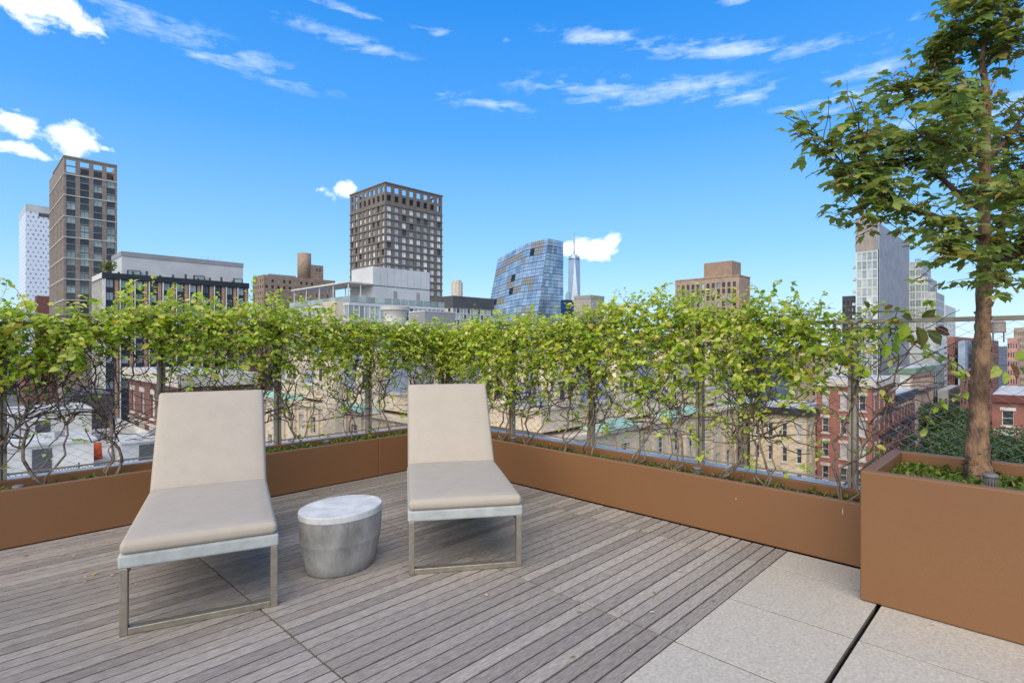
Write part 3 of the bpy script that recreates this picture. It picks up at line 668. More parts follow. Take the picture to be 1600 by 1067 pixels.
lounger(2.238, 2.578, R(-34.7), 'greige cushioned lounge chair standing in front of the planter corner')
tt = thing('side_table', 'oval cast concrete drum side table between the two loungers', 'table', tuple((FWD*3.50+RGT*-1.085)[:2])+(.002,), YAW-R(90)+R(56))
prof = [(.80, 0), (.83, .006), (.868, .06), (.925, .125), (.965, .182), (.970, .186), (.968, .190), (.985, .235), (1.0, .29), (.995, .333)]
mb = MB(); mb.lathe(prof, 64, .272, .222, captop=False); mb.build('drum', M['conc'], tt, True, fix=True)
mb = MB(); mb.lathe([(.97, .333), (1.004, .3335), (1.008, .338), (1.006, .366), (.997, .373), (.98, .375), (.5, .3755)], 64, .272, .222); o = mb.build('top', M['conctop'], tt, fix=True)
fallen_me = []
for k in range(5):
    mb = MB(); leafpoly(mb, Vector((-.5, 0, 0)), Vector((1, .1*k-.2, .05)), Vector((0, .1, 1)), 1.0, .5, .3-.05*k); fallen_me.append(mb.mesh('fallen_leaf', M['fallen']))
spots = [(50, 857), (40, 869), (98, 868), (115, 870), (130, 895), (148, 898), (133, 910), (133, 903), (210, 914), (175, 900), (460, 774), (556, 763), (548, 768), (580, 752), (600, 758), (520, 765), (484, 790), (905, 957), (998, 922), (1024, 927),
         (895, 1027), (985, 1018), (1019, 958), (925, 805), (975, 799), (1016, 819), (935, 798), (1047, 817), (890, 827), (1003, 841), (1062, 893), (880, 845), (1115, 940), (760, 930), (640, 770), (610, 776), (1458, 977), (704, 854), (698, 891), (72, 845), (30, 890)]
for k, (u, v) in enumerate(spots):
    Yd = CH*F/(v-HZ); p = FWD*Yd+RGT*((u-800)/F*Yd)
    o = link('fallen_leaf', rnd.choice(fallen_me), None, (p.x, p.y, .006), (rnd.uniform(-.15, .15), rnd.uniform(-.15, .15), rnd.uniform(0, 6.28)))
    s = rnd.uniform(.018, .04); o.scale = (s, s, s)
    if u == 1458: tag(o, 'small dry leaf lying on the pavers beside the tree box', 'leaf', 'fallen leaves')
    else: tag(o, 'small dry fallen leaf lying on the grey deck boards', 'leaf', 'fallen leaves')
#CITY#
# ------------------------------------------------------------------ the city beyond: helpers
GZ = -24.0
def locate(uc, Y, ul, ur, vt):
    """near corner bearing and distance, left and right edges -> plan position and size on the street grid"""
    e1, e2 = Vector((RGT.x, FWD.x)), Vector((RGT.y, FWD.y))       # (right, forward) components of world X and Y
    p = FWD*Y+RGT*((uc-800)/F*Y); s0, t0 = p.x, p.y
    k = (ur-800)/F; s1 = -t0*(e2.x-k*e2.y)/(e1.x-k*e1.y)
    k = (ul-800)/F; t1 = -s0*(e1.x-k*e1.y)/(e2.x-k*e2.y)
    W, D = s1-s0, t1-t0
    if not 0 < W < 90: W = 22.0
    if not 0 < D < 90: D = 24.0
    return s0, t0, W, D, CH-(vt-HZ)*Y/F
GL = [glassmat('dark window', (.07, .07, .068), metal=.2), glassmat('sky window', (.40, .41, .41), .1, .2), glassmat('blind window', (.52, .52, .49), .3, .1), glassmat('green window', (.33, .37, .33), .1, .15)]  # the sky window's pale base colour stands in for reflected sky
M['frame_dark'] = mat('dark frame', (.045, .045, .045), .5, .1); M['frame_white'] = mat('white frame', (.72, .72, .70), .5, .05)
WM = {}; LITE = glassmat('bright blind window', (.80, .80, .78), .3, .0)
def winmesh(w, h, gi, frame, nx=1, nz=1, fw=.07):
    key = (round(w, 2), round(h, 2), gi, frame, nx, nz)
    if key in WM: return WM[key]
    mb = MB(); mb.quad((-w/2, 0, 0), (w/2, 0, 0), (w/2, 0, h), (-w/2, 0, h), 0)
    def bar(x0, x1, z0, z1): mb.box(x0, x1, -.06, -.004, z0, z1, 1)
    bar(-w/2, -w/2+fw, 0, h); bar(w/2-fw, w/2, 0, h); bar(-w/2+fw, w/2-fw, 0, fw); bar(-w/2+fw, w/2-fw, h-fw, h)
    for i in range(1, nx): x = -w/2+w*i/nx; bar(x-fw*.4, x+fw*.4, fw, h-fw)
    for i in range(1, nz): z = h*i/nz; mb.box(-w/2+fw, w/2-fw, -.05, -.005, z-fw*.4, z+fw*.4, 1)
    WM[key] = mb.mesh('window', [gi if not isinstance(gi, int) else GL[gi], M[frame]]); return WM[key]
def facade(B, face, org, a0, a1, z0, z1, cols, rows, d, wall, frame='frame_dark', pick=(0, 1, 2), nx=1, nz=1, name='wall', wname='window', seed=1, skip=None):
    """a wall sheet with real openings; every window is an object set back in its opening. face A looks to -Y, B to -X"""
    r = random.Random(seed)
    def P(a, dep, z): return (org[0]+a, org[1]+dep, z) if face == 'A' else (org[0]+dep, org[1]+a, z)
    A = sorted({a0, a1} | {x for c in cols for x in c}); Z = sorted({z0, z1} | {x for c in rows for x in c})
    mb = MB()
    isopen = lambda lst, m: any(p < m < q for p, q in lst)
    for i in range(len(A)-1):
        for j in range(len(Z)-1):
            if isopen(cols, (A[i]+A[i+1])/2) and isopen(rows, (Z[j]+Z[j+1])/2): continue
            mb.quad(P(A[i], 0, Z[j]), P(A[i+1], 0, Z[j]), P(A[i+1], 0, Z[j+1]), P(A[i], 0, Z[j+1]))
    for (p, q) in cols:
        for (lo, hi) in rows:
            mb.quad(P(p, 0, lo), P(p, d, lo), P(p, d, hi), P(p, 0, hi)); mb.quad(P(q, 0, hi), P(q, d, hi), P(q, d, lo), P(q, 0, lo))
            mb.quad(P(p, 0, lo), P(q, 0, lo), P(q, d, lo), P(p, d, lo)); mb.quad(P(p, d, hi), P(q, d, hi), P(q, 0, hi), P(p, 0, hi))
    mb.build(name, wall, B)
    for ci, (p, q) in enumerate(cols):
        for rj, (lo, hi) in enumerate(rows):
            if skip and skip(ci, rj): continue
            x, y, z = P((p+q)/2, d-.02, lo); g = pick[r.randrange(len(pick))]
            link(wname, winmesh(q-p, hi-lo, g, frame, nx, nz), B, (x, y, z), (0, 0, 0 if face == 'A' else -pi/2))
def cells(a0, a1, n, frac, off=.5):
    p = (a1-a0)/n; return [(a0+p*i+p*(1-frac)*off, a0+p*i+p*(1-frac)*off+p*frac) for i in range(n)]
def core(B, W, D, H, mt, d=.0, x0=0, y0=0, z0=0, name='body'):
    mb = MB(); mb.box(x0+d, x0+W, y0+d, y0+D, z0, H-(.03 if d else 0)); return mb.build(name, mt, B)
def part(B, name, mt, *b):
    mb = MB(); mb.box(*b); return mb.build(name, mt, B)
def cap(B, W, D, H, mt, h=.6, o=.25, x0=0, y0=0, name='parapet'):
    mb = MB(); mb.box(x0-o, x0+W+.02, y0-o, y0+D+.02, H, H+h); return mb.build(name, mt, B)
def bldg(name, label, uc, Y, ul, ur, vt, cat='building', group=None, gz=None):
    s0, t0, W, D, zt = locate(uc, Y, ul, ur, vt)
    return thing(name, label, cat, (s0, t0, GZ), 0, group), W, D, zt-GZ
def C(name, r, g, b, rough=.8, var=.1, scale=.5, **k): return mat(name, tuple(x for x in lin(r, g, b)), rough, var, scale, **k)
br_tower = C('taupe brick', 140, 127, 116, scale=.6); br_dark = C('dark brown brick', 120, 110, 102, scale=.6); stone = C('pale stone', 196, 186, 172)
cream = C('cream limestone', 214, 196, 170, scale=.4, dirt=.12, bump=.2, bscale=3); slate = C('blue grey slate', 128, 134, 146, .55, .18, 1.5, stretch=(1, 1, 6)); copper = C('verdigris copper', 152, 184, 164, .6, .15, 1.2, dirt=.2)
panelgrey = C('light grey panel', 196, 194, 190, .5, .04, .15); midgrey = C('mid grey panel', 150, 148, 148, .6, .05, .15); darkgrey = C('dark grey metal', 84, 82, 82, .5, .08)
whitep = C('white paint', 216, 212, 204, .7, .05, .4, dirt=.06); redbrick = C('red brick', 150, 96, 80, scale=.9, bump=.15, bscale=6); redbrick2 = C('dark red brick', 122, 82, 72, scale=.9); buff = C('buff brick', 200, 178, 146, scale=.8)
tan = C('tan brick', 168, 146, 124, scale=.6); roofw = C('white roof membrane', 198, 194, 186, .8, .08, .5, dirt=.18); black = C('black metal', 48, 48, 50, .45, .1); orange = C('safety orange', 235, 95, 40, .6, .05); rust = C('terracotta pier', 172, 136, 112, .8, .1)
green_cor = C('green painted cornice', 108, 134, 108, .6, .1)

def box_building(name, label, uc, Y, ul, ur, vt, wall, nA, nB, fh=3.1, fw=.45, fhh=.55, pick=(0, 0, 1), frame='frame_dark', maxrows=12, topgap=1.2, capm=None, seed=1, nx=1, nz=2, D=None, W=None, group=None):
    B, W0, D0, H = bldg(name, label, uc, Y, ul, ur, vt, group=group)
    W, D = W or W0, D or D0
    core(B, W, D, H, wall, .3)
    n = min(maxrows, int((H-topgap)/fh)); rows = [(H-topgap-fh*(i+1)+fh*(1-fhh)*.5, H-topgap-fh*(i+1)+fh*(1-fhh)*.5+fh*fhh) for i in range(n)]
    for face, n_, ext in (('A', nA, W), ('B', nB, D)):
        facade(B, face, (0, 0), 0, ext, 0, H, cells(0, ext, n_, fw) if n_ else [], rows if n_ else [], .25, wall, frame, pick, nx, nz, seed=seed)
    if capm: cap(B, W, D, H, capm, .5, .3)
    return B, W, D, H
# ------------------------------------------------------------------ skyline
def brown_tower():
    B, W, D, H = bldg('apartment_tower', 'tall taupe brick apartment tower with pale stone bands and wide glazed bays', 100, 230, 77, 183, 245)
    core(B, W, D, H-6, br_dark, .5); fh = 2.93
    rows = [(H-7-fh*(i+1)+.25, H-7-fh*(i+1)+fh-.12) for i in range(26)]
    cols = cells(0, W, 4, .66)
    facade(B, 'A', (0, 0), 0, W, 0, H, cols, rows+[(H-6.4, H-3.7), (H-3.2, H-.9)], .4, br_tower, 'frame_dark', (0, 0, 3, 3, 0), 2, 2, seed=3, skip=lambda c, j: j >= 26)
    bands = [H-7-fh*3*i for i in range(9)]
    colsB = cells(0, D, 11, .42); rb = [(b-fh*3+.5, b-.5) for b in bands]
    facade(B, 'B', (0, 0), 0, D, 0, H, colsB, rb, .4, br_tower, 'frame_dark', (br_dark,), 1, 1, wname='recess_panel')
    for b in bands[:]:
        part(B, 'stone_band', stone, -.18, W+.1, -.18, -.002, b-.22, b+.22); part(B, 'stone_band', stone, -.18, -.002, -.001, D, b-.22, b+.22)
    part(B, 'roof_edge', br_tower, -.2, W, -.2, .5, H, H+.7); part(B, 'roof_edge', br_tower, -.2, .5, .51, D*.72, H, H+.7)
    part(B, 'mechanical_floor', darkgrey, W*.35, W*.95, 6, D*.6, H-6, H-1.5); part(B, 'back_wall', br_tower, W-.3, W, .5, D*.7, H-6.1, H)
brown_tower()
def dotted():
    B, W, D, H = bldg('office_tower', 'distant white tower with a scatter of small dark windows', 40, 450, 34, 84, 330)
    mt = bpy.data.materials.new('white panels with dotted windows'); mt.use_nodes = True; nt = mt.node_tree; N = nt.nodes.new; L = nt.links.new; b = nt.nodes['Principled BSDF']; b.inputs['Roughness'].default_value = .4
    g_ = N('ShaderNodeNewGeometry'); sp = N('ShaderNodeSeparateXYZ'); L(g_.outputs['Position'], sp.inputs[0]); ad = N('ShaderNodeMath'); L(sp.outputs[0], ad.inputs[0]); L(sp.outputs[1], ad.inputs[1])
    cb = N('ShaderNodeCombineXYZ'); L(ad.outputs[0], cb.inputs[0]); L(sp.outputs[2], cb.inputs[1]); bt = N('ShaderNodeTexBrick'); L(cb.outputs[0], bt.inputs['Vector']); bt.inputs['Scale'].default_value = 1; bt.inputs['Brick Width'].default_value = 3.2; bt.inputs['Row Height'].default_value = 3.6; bt.inputs['Mortar Size'].default_value = 1.05; bt.inputs['Mortar Smooth'].default_value = 0
    bt.inputs['Color1'].default_value = (.16, .19, .24, 1); bt.inputs['Color2'].default_value = (.42, .46, .54, 1); bt.inputs['Mortar'].default_value = (.68, .71, .76, 1); L(bt.outputs['Color'], b.inputs['Base Color'])
    core(B, W, 60, H, mt); part(B, 'crown', panelgrey, .0, W, .01, 60, H+.01, H+6); part(B, 'crown_slot', darkgrey, W*.45, W*.98, -.3, .0, H-3, H)
dotted()
box_building('brick_building', 'small dark red brick block at the foot of the white dotted tower', 57, 300, 54, 80, 462, redbrick2, 0, 0)
def midrise():
    B, W, D, H = bldg('midrise_building', 'black-framed midrise with terracotta piers and white fins below a grey penthouse', 163, 140, 147, 388, 428)
    core(B, W, D, H, black, .5); fh = 3.25; n = 11; p = W/n
    rows = [(H-1.1-fh*(i+1)+1.0, H-1.1-fh*(i+1)+fh-.15) for i in range(9)]
    cols = [(p*i+.35, p*i+p*.60) for i in range(n)]
    facade(B, 'A', (0, 0), 0, W, 0, H, cols, rows, .3, black, 'frame_dark', (0, 1, 1, 3), 2, 1, seed=5)
    facade(B, 'B', (0, 0), 0, D, 0, H, cells(0, D, 5, .6), rows, .3, black, 'frame_dark', (0, 1), 1, 1, seed=6)
    for i in range(n):
        part(B, 'pier', rust, p*i+p*.68, p*i+p*.92, -.12, -.002, 0, H-1.25); part(B, 'fin', whitep, p*i+.02, p*i+.24, -.45, -.002, 0, H-1.2)
    for i in range(6): part(B, 'fin', whitep, -.45, -.002, D/5*i, D/5*i+.25, 0, H-1.2)
    part(B, 'roof_edge', black, -.5, W+.1, -.5, .2, H-1.15, H+.35); part(B, 'roof_edge', whitep, -.5, .2, .205, D, H-1.0, H+.34)
    x0, y0 = 5.2, 8.5
    part(B, 'penthouse', panelgrey, x0, x0+31.5, y0, y0+12.5, H, H+7.0); part(B, 'penthouse_cap', midgrey, x0-.15, x0+31.6, y0-.15, y0+12.6, H+6.1, H+7.4)
    for k, (a, w) in enumerate(((1.2, 3.0), (17.5, 2.8), (28.6, 2.5))):
        o = part(B, 'roof_door', black, x0+a, x0+a+w, y0-.8, y0-.01, H, H+2.4); part(o, 'glass', GL[3], x0+a+.2, x0+a+w-.2, y0-.83, y0-.805, H+.2, H+2.2)
    for k in range(10): part(B, 'roof_unit', darkgrey, 3+k*3.1, 3.5+k*3.1, 1.0, 1.4, H+.3, H+.9+.4*(k % 3))
    for k in range(4): part(B, 'antenna', midgrey, 26+k*1.7, 26.08+k*1.7, 12, 12.08, H+7.4, H+8.6+.5*(k % 2))
    return B, H
mid, midH = midrise()
def leafball(parent, name, mt, c, rx, rz, n, size, seed, clumps=9):
    r = random.Random(seed); mb = MB(); cl = []
    for k in range(clumps):
        v = rvec(r).normalized()*r.uniform(.35, .85); cl.append((Vector((v.x*rx, v.y*rx, v.z*rz)), r.uniform(.35, .6)))
    for k in range(n):
        cc, cr = r.choice(cl); d = rvec(r).normalized(); q = cc+Vector((d.x*rx*cr, d.y*rx*cr, d.z*rz*cr))*r.uniform(.6, 1.05)
        leafpoly(mb, Vector(c)+q, d+rvec(r)*.8, d+Vector((0, 0, .6))+rvec(r)*.4, size*r.uniform(.6, 1.3), .8, .15)
    return mb.build(name, mt, parent)
def shrub(x, y, z, rx, rz, label, n=350, size=.35, mt=None, seed=1):
    t = thing('shrub', label, 'shrub', (x, y, z)); leafball(t, 'foliage', mt or M['cover'], (0, 0, rz), rx, rz, n, size, seed)['kind'] = 'stuff'
    mb = MB(); mb.tube([(0, 0, 0), (.05, 0, rz)], [.06, .03], 5); mb.build('stem', M['twig'], t)
shrub(mid.location.x+1.3, mid.location.y+1.6, GZ+midH+.35, 1.7, 1.9, 'yellow-green shrub on the corner of the black-framed midrise roof', 420, .4, M['cover'], 3)
def slab():
    B, W, D, H = box_building('apartment_slab', 'broad brown brick apartment slab with a rounded rooftop tank house', 412, 260, 395, 524, 429, C('brown brick', 148, 128, 113, scale=.5), 13, 5, 2.9, .4, .5, maxrows=8, seed=7, pick=(0, 0, 1, 2))
    b = C('brown brick bulkhead', 152, 130, 112, scale=.5)
    mb = MB(); mb.lathe([(3.3, 0), (3.3, 13.2)], 24, c=(W*.62, 6, H)); mb.build('tank_house', b, B, True); part(B, 'bulkhead', b, W*.62, W*.62+9, 3.5, 10, H, H+7.6)
    part(B, 'roof_edge', midgrey, 3, W*.45, 2, 2.6, H, H+.9)
    for k in range(2): part(B, 'bulkhead_window', GL[0], W*.62+5+k*1.6, W*.62+6+k*1.6, 3.44, 3.49, H+4.6, H+6)
slab()
def center():
    B, W, D, H = bldg('hotel_tower', 'dark brown brick tower with paired windows and an open crown of dark arcades', 602, 224, 547, 691, 286)
    core(B, W, D, H-8.5, br_dark, .45); fh = 3.02; nr = 16
    rows = [(H-8.6-fh*(i+1)+.55, H-8.6-fh*(i+1)+fh-.2) for i in range(nr)]; crown = [(H-3.4, H-1.1), (H-7.0, H-4.5)]
    for face, ext, sd, wf in (('A', W, 8, .56), ('B', D, 9, .5)):
        cols = cells(0, ext, 8, wf)
        facade(B, face, (0, 0), 0, ext, 0, H, cols, rows+crown, .4, br_dark, 'frame_dark', (LITE, LITE, LITE, 2, 1, 0), 2, 1, seed=sd, skip=lambda c, j: j >= nr)
    lintel = C('grey brick band', 118, 108, 98)
    for i in range(nr+1):
        z = H-8.6-fh*i
        part(B, 'floor_band', lintel, -.22, W+.25, -.22, -.003, z-.18, z+.22); part(B, 'floor_band', lintel, -.22, -.003, -.002, D+.25, z-.18, z+.22)
    part(B, 'roof_edge', lintel, -.3, W+.3, -.3, 1.2, H, H+.5); part(B, 'roof_edge', lintel, -.3, 1.2, 1.21, D+.3, H, H+.5); part(B, 'roof_edge', lintel, 1.21, W+.3, D-1, D+.3, H, H+.5); part(B, 'roof_edge', lintel, W-1, W+.3, 1.21, D-1.01, H, H+.5)
    part(B, 'crown_core', darkgrey, 2.5, W-1.5, 2.5, D-1.5, H-8.5, H-2.6)
    for k in range(8): part(B, 'crown_pier', br_dark, W-.45, W, 1+k*(D-2)/8, 2.2+k*(D-2)/8, H-8.5, H); part(B, 'crown_pier', br_dark, 1+k*(W-2)/8, 2.2+k*(W-2)/8, D-.45, D, H-8.5, H-.01)
center()
def white_gallery():
    B, W, D, H = bldg('gallery_building', 'pale grey building with roof pergola, blank penthouse box and long glass band', 545, 95, 470, 695, 472)
    core(B, W, D+6, H-3.4, midgrey); facade(B, 'A', (0, 0), 0, W, H-3.39, H, cells(0, W, 20, .9), [(H-2.9, H-.5)], .2, panelgrey, 'frame_white', (0, 1, 1, 3), 1, 1, seed=11, wname='glazing')
    facade(B, 'B', (0, 0), 0, D+6, H-3.39, H, cells(0, D+6, 14, .9), [(H-2.9, H-.5)], .2, panelgrey, 'frame_white', (0, 1, 3), 1, 1, seed=12, wname='glazing')
    part(B, 'upper_core', darkgrey, .3, W, .3, D+6, H-3.38, H-.05); part(B, 'roof', panelgrey, .2, W, .2, D+6, H-.04, H+.12)
    for k in range(12): part(B, 'balustrade_pane', GL[3], .15+k*W/12, W/12*(k+1)-.03, .05, .09, H+.13, H+1.1)
    for k in range(10): part(B, 'balustrade_pane', GL[3], .05, .09, .3+k*(D+5)/10, (D+5)/10*(k+1)+.25, H+.13, H+1.1)
    px0, px1, py0, py1 = 5.6, 18.4, 1.4, 9.0
    part(B, 'penthouse', panelgrey, px0, px1, py0, py1, H+.13, H+6.9); part(B, 'shadow_joint', darkgrey, px0-.02, px1+.02, py0-.02, py0-.001, H+3.35, H+3.5)
    for k in range(8): part(B, 'panel_joint', midgrey, px0+1.5+k*1.5, px0+1.53+k*1.5, py0-.02, py0-.002, H+3.52, H+6.88)
    for a in (4.4, 9.6): part(B, 'vent_panel', midgrey, px0+a, px0+a+.8, py0-.03, py0-.003, H+1.0, H+2.7)
    part(B, 'pergola_roof', whitep, .3, px0-.05, 1.0, D+5, H+3.5, H+3.75)
    for x in (.6, 3.0):
        for k in range(5): part(B, 'pergola_post', whitep, x, x+.14, 1.3+k*(D+3)/4, 1.44+k*(D+3)/4, H+.13, H+3.49)
    part(B, 'terrace_wall', whitep, px0-1.6, px0-.1, 3.4, 3.6, H+.13, H+1.7)
    p = at(617, 500, 60); t = thing('rooftop_drum', 'white flared concrete drum rising above the fence vines', 'drum', (p.x, p.y, p.z-2)); mb = MB(); mb.lathe([(1.05, 0), (1.2, 2.0), (1.35, 2.75), (1.38, 2.78), (1.38, 3.0), (1.6, 3.05), (1.6, 3.25)], 28); mb.build('shell', whitep, t, True); mb = MB(); mb.lathe([(1.63, 3.26), (1.63, 3.4), (1.5, 3.45)], 28); mb.build('rim', panelgrey, t)
white_gallery()
B, W, D, H = bldg('bulkhead_building', 'plain mid grey rooftop block in front of the pale gallery building', 664, 66, 640, 711, 487); core(B, W, D, H, midgrey); cap(B, W, D, H, panelgrey, .15, .05)
B, W, D, H = bldg('stone_gable', 'pink stone gable end standing before the glass band of the gallery building', 524, 64, 504, 536, 470); core(B, W, D, H, cream)
def fluted():
    B, W, D, H = bldg('round_tower', 'distant pale fluted round tower above the dark-topped glass block', 714, 900, 706, 723, 442); mb = MB(); n = 48
    mb.lathe([(9, 0), (9, H)], n); mb.v = [(x*(1+.06*(i % n % 4 < 2)), y*(1+.06*(i % n % 4 < 2)), z) for i, (x, y, z) in enumerate(mb.v)]; mb.build('shaft', stone, B); mb = MB(); mb.lathe([(7, H), (7, H+4)], 24); mb.build('crown', stone, B)
fluted()
def dark_top():
    B, W, D, H = bldg('glass_block', 'low glass office block with white grid and dark roof band', 708, 160, 686, 764, 462); core(B, W+2, D+4, H, darkgrey, .4)
    rows = [(H-3.4-1.75*(i+1)+.15, H-3.4-1.75*(i+1)+1.6) for i in range(9)]
    facade(B, 'A', (0, 0), 0, W+2, 0, H-3.4, cells(0, W+2, 12, .84), rows, .15, panelgrey, 'frame_white', (1, 1, 0), 1, 1, seed=21, wname='glass_panel'); facade(B, 'B', (0, 0), 0, D+4, 0, H-3.4, cells(0, D+4, 3, .3), rows[:3], .15, stone, 'frame_dark', (0,), 1, 1, seed=22)
    part(B, 'roof_band', darkgrey, -.2, W+2.1, -.2, D+4, H-3.39, H)
dark_top()
def blue():
    B, W, D, H = bldg('blue_glass_tower', 'blue glass tower of leaning faceted walls with grey and dark panels', 857, 190, 765, 878, 371)
    yb, k = B.location, 190
    GB = [glassmat('blue glass', (.30, .42, .56), .1, .35, ov=.1), glassmat('pale blue glass', (.40, .51, .62), .1, .35, ov=.1), glassmat('deep blue glass', (.21, .32, .46), .1, .35, ov=.1), mat('grey spandrel', (.26, .26, .26), .5, .1), mat('black opening', (.02, .025, .04), .3, .1)]
    zl = H-.4; Z0 = 24.0
    # left wall corners along +Y (top leans in), right wall along +X
    def LFT(a, f):   # a 0..1 from the near corner leftwards, f 0..1 bottom to top
        top = zl-3.9*max(0, a-.40)/.60-.3*min(a, .4)/.4; z = Z0+(top-Z0)*f; w = 24.9+6.6*(1-f)
        return Vector((-4.2*(1-f)*(1-.4*a), w*a+3.4*(1-f)*(1-a), z))
    def RGT_(a, f): return Vector((-4.2*(1-f)+(8.0+4.2*(1-f))*a, 3.4*(1-f)*(1-a), Z0+(zl-Z0)*f))
    core_ = MB()
    for fn in (LFT, RGT_):
        for i in range(8):
            for j in range(6): core_.quad(*[fn(x/8, y/6)+Vector((.15, .15, 0)) for x, y in ((i, j), (i+1, j), (i+1, j+1), (i, j+1))])
    core_.quad(LFT(0, 1), RGT_(1, 1), RGT_(1, 1)+Vector((0, 22, 0)), LFT(1, 1)); core_.quad(RGT_(1, 0), RGT_(1, 0)+Vector((0, 28, 0)), RGT_(1, 1)+Vector((0, 22, 0)), RGT_(1, 1)); core_.build('structure_frame', darkgrey, B)
    part(B, 'base', darkgrey, -1.5, 7.5, 3.6, 28, 0, 23.8)
    r = random.Random(9)
    def panels(fn, nx, nz, n_out, pat):
        for i in range(nx):
            for j in range(nz):
                gx, gz = .02, .02
                c = [fn((i+a)/nx, (j+b)/nz) for a, b in ((gx, gz), (1-gx, gz), (1-gx, 1-gz), (gx, 1-gz))]
                m_ = pat(i, j); mb = MB(); off = n_out; c0 = c[0]
                
                for pi_ in range(2):                       # two panes per unit, a dark joint between them
                    for pj_ in range(2):
                        q = [fn((i+gx+(1-2*gx)*(pi_*.5+a*.47+.015))/nx, (j+gz+(1-2*gz)*(pj_*.5+b*.46+.02))/nz)-c0 for a, b in ((0, 0), (1, 0), (1, 1), (0, 1))]
                        k0 = len(mb.v); mb.v += [tuple(x) for x in q]+[tuple(x+off) for x in q]; mb.f += [tuple(k0+z for z in f) for f in ((4, 5, 6, 7), (0, 1, 5, 4), (1, 2, 6, 5), (2, 3, 7, 6), (3, 0, 4, 7))]; mb.m += [0]*5
                mb.build('glass_panel', GB[m_], B, loc=c0, fix=False)
    greys = set()
    for _ in range(26):
        i0, j0, w, h = r.randrange(12), r.randrange(14), r.randint(1, 3), r.randint(1, 2)
        for a in range(w):
            for b in range(h): greys.add((i0+a, j0+b))
    def patL(i, j):
        if (i, j) in greys: return 3 if r.random() < .92 else 4
        return r.choice((0, 1, 1, 0, 1))
    panels(LFT, 13, 15, Vector((-.14, 0, 0)), patL); panels(RGT_, 7, 16, Vector((0, -.14, 0)), lambda i, j: r.choice((0, 0, 2, 1)))
blue()
def wtc():
    p = at(897, 470, 2540); t = thing('skyscraper', 'far tall tapering glass skyscraper with a thin mast on its roof', 'skyscraper', (p.x, p.y, GZ), YAW-R(90)); s = 27.5; g_ = mat('hazy silver glass', (.50, .56, .62), .25, .05, .01, metal=.35); g2 = mat('hazy grey glass', (.40, .46, .53), .25, .05, .01, metal=.35)  # distance haze is put into these pale glass colours
    b = [Vector((s*x, s*y, 55)) for x, y in ((-1, -1), (1, -1), (1, 1), (-1, 1))]; q = s*.98; tp = [Vector((q*cos(a), q*sin(a), 418)) for a in (-pi/2, 0, pi/2, pi)]
    mb = MB()
    for k in range(4):
        i = len(mb.v); mb.v += [tuple(b[k]), tuple(b[(k+1) % 4]), tuple(tp[k])]; mb.f.append((i, i+1, i+2)); mb.m.append(0)
        i = len(mb.v); mb.v += [tuple(b[(k+1) % 4]), tuple(tp[(k+1) % 4]), tuple(tp[k])]; mb.f.append((i, i+1, i+2)); mb.m.append(1)
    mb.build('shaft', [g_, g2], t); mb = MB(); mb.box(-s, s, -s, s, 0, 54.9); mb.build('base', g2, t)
    mb = MB(); mb.lathe([(26, 419), (26, 430)], 24); mb.lathe([(16, 430), (16, 437)], 24); mb.build('roof_ring', g2, t)
    mb = MB(); mb.tube([(0, 0, 437), (0, 0, 500), (0, 0, 545)], [3.6, 2.4, 1.0], 8); mb.build('mast', mat('mast', (.22, .25, .29), .5, .05), t)
    q = at(888, 470, 2300); t = thing('distant_tower', 'small pale tower at the foot of the far tapering skyscraper', 'tower', (q.x, q.y, GZ), 0); mb = MB(); mb.box(-9, 9, -9, 9, 0, 235); mb.box(-6, 6, -6, 6, 235, 243); mb.build('shaft', g2, t)
wtc()
B, W, D, H = bldg('blue_glass_block', 'low deep blue glass block beside the leaning blue tower', 884, 185, 876, 899, 468); core(B, W, D, H, glassmat('deep blue curtain wall', (.05, .13, .30), .08, .6), .1); facade(B, 'A', (0, 0), 0, W, 8, H, cells(0, W, 5, .86), cells(8, H, 8, .86), .1, darkgrey, 'frame_dark', (glassmat('deep blue pane', (.06, .16, .36), .08, .6),), seed=31, wname='glass_panel')
B, W, D, H = bldg('small_grey_block', 'small plain grey stucco block with a darker roof edge beside the far skyscraper', 923, 150, 897, 944, 466); core(B, W, D, H, C('warm grey stucco', 170, 162, 156, .8, .06)); cap(B, W, D, H, midgrey, .9, .1)
def slab_r():
    wallm = C('brown concrete brick', 170, 146, 126, .8, .1, .4); B, W, D, H = bldg('brown_slab', 'brown brick slab with tall narrow window strips and a blank box on its roof', 1155, 250, 1055, 1168, 431)
    core(B, W+3, D, H, wallm, .6); rows = [(H-2.2-2.9*(i+1)+.35, H-2.2-2.9*(i+1)+2.7) for i in range(9)]
    facade(B, 'B', (0, 0), 0, D, 0, H, [(c-.75, c+.75) for c in [2.2+k*(D-4)/11 for k in range(12)]], rows, .35, wallm, 'frame_dark', (0, 0, 1), 1, 2, seed=41); facade(B, 'A', (0, 0), 0, W+3, 0, H, [], [], .3, wallm)
    cap(B, W+3, D, H, wallm, .5, .25); part(B, 'roof_box', C('brown metal box', 158, 130, 110, .7, .05), .6, 11, 3.6, 17.0, H+.5, H+7.4)
slab_r()
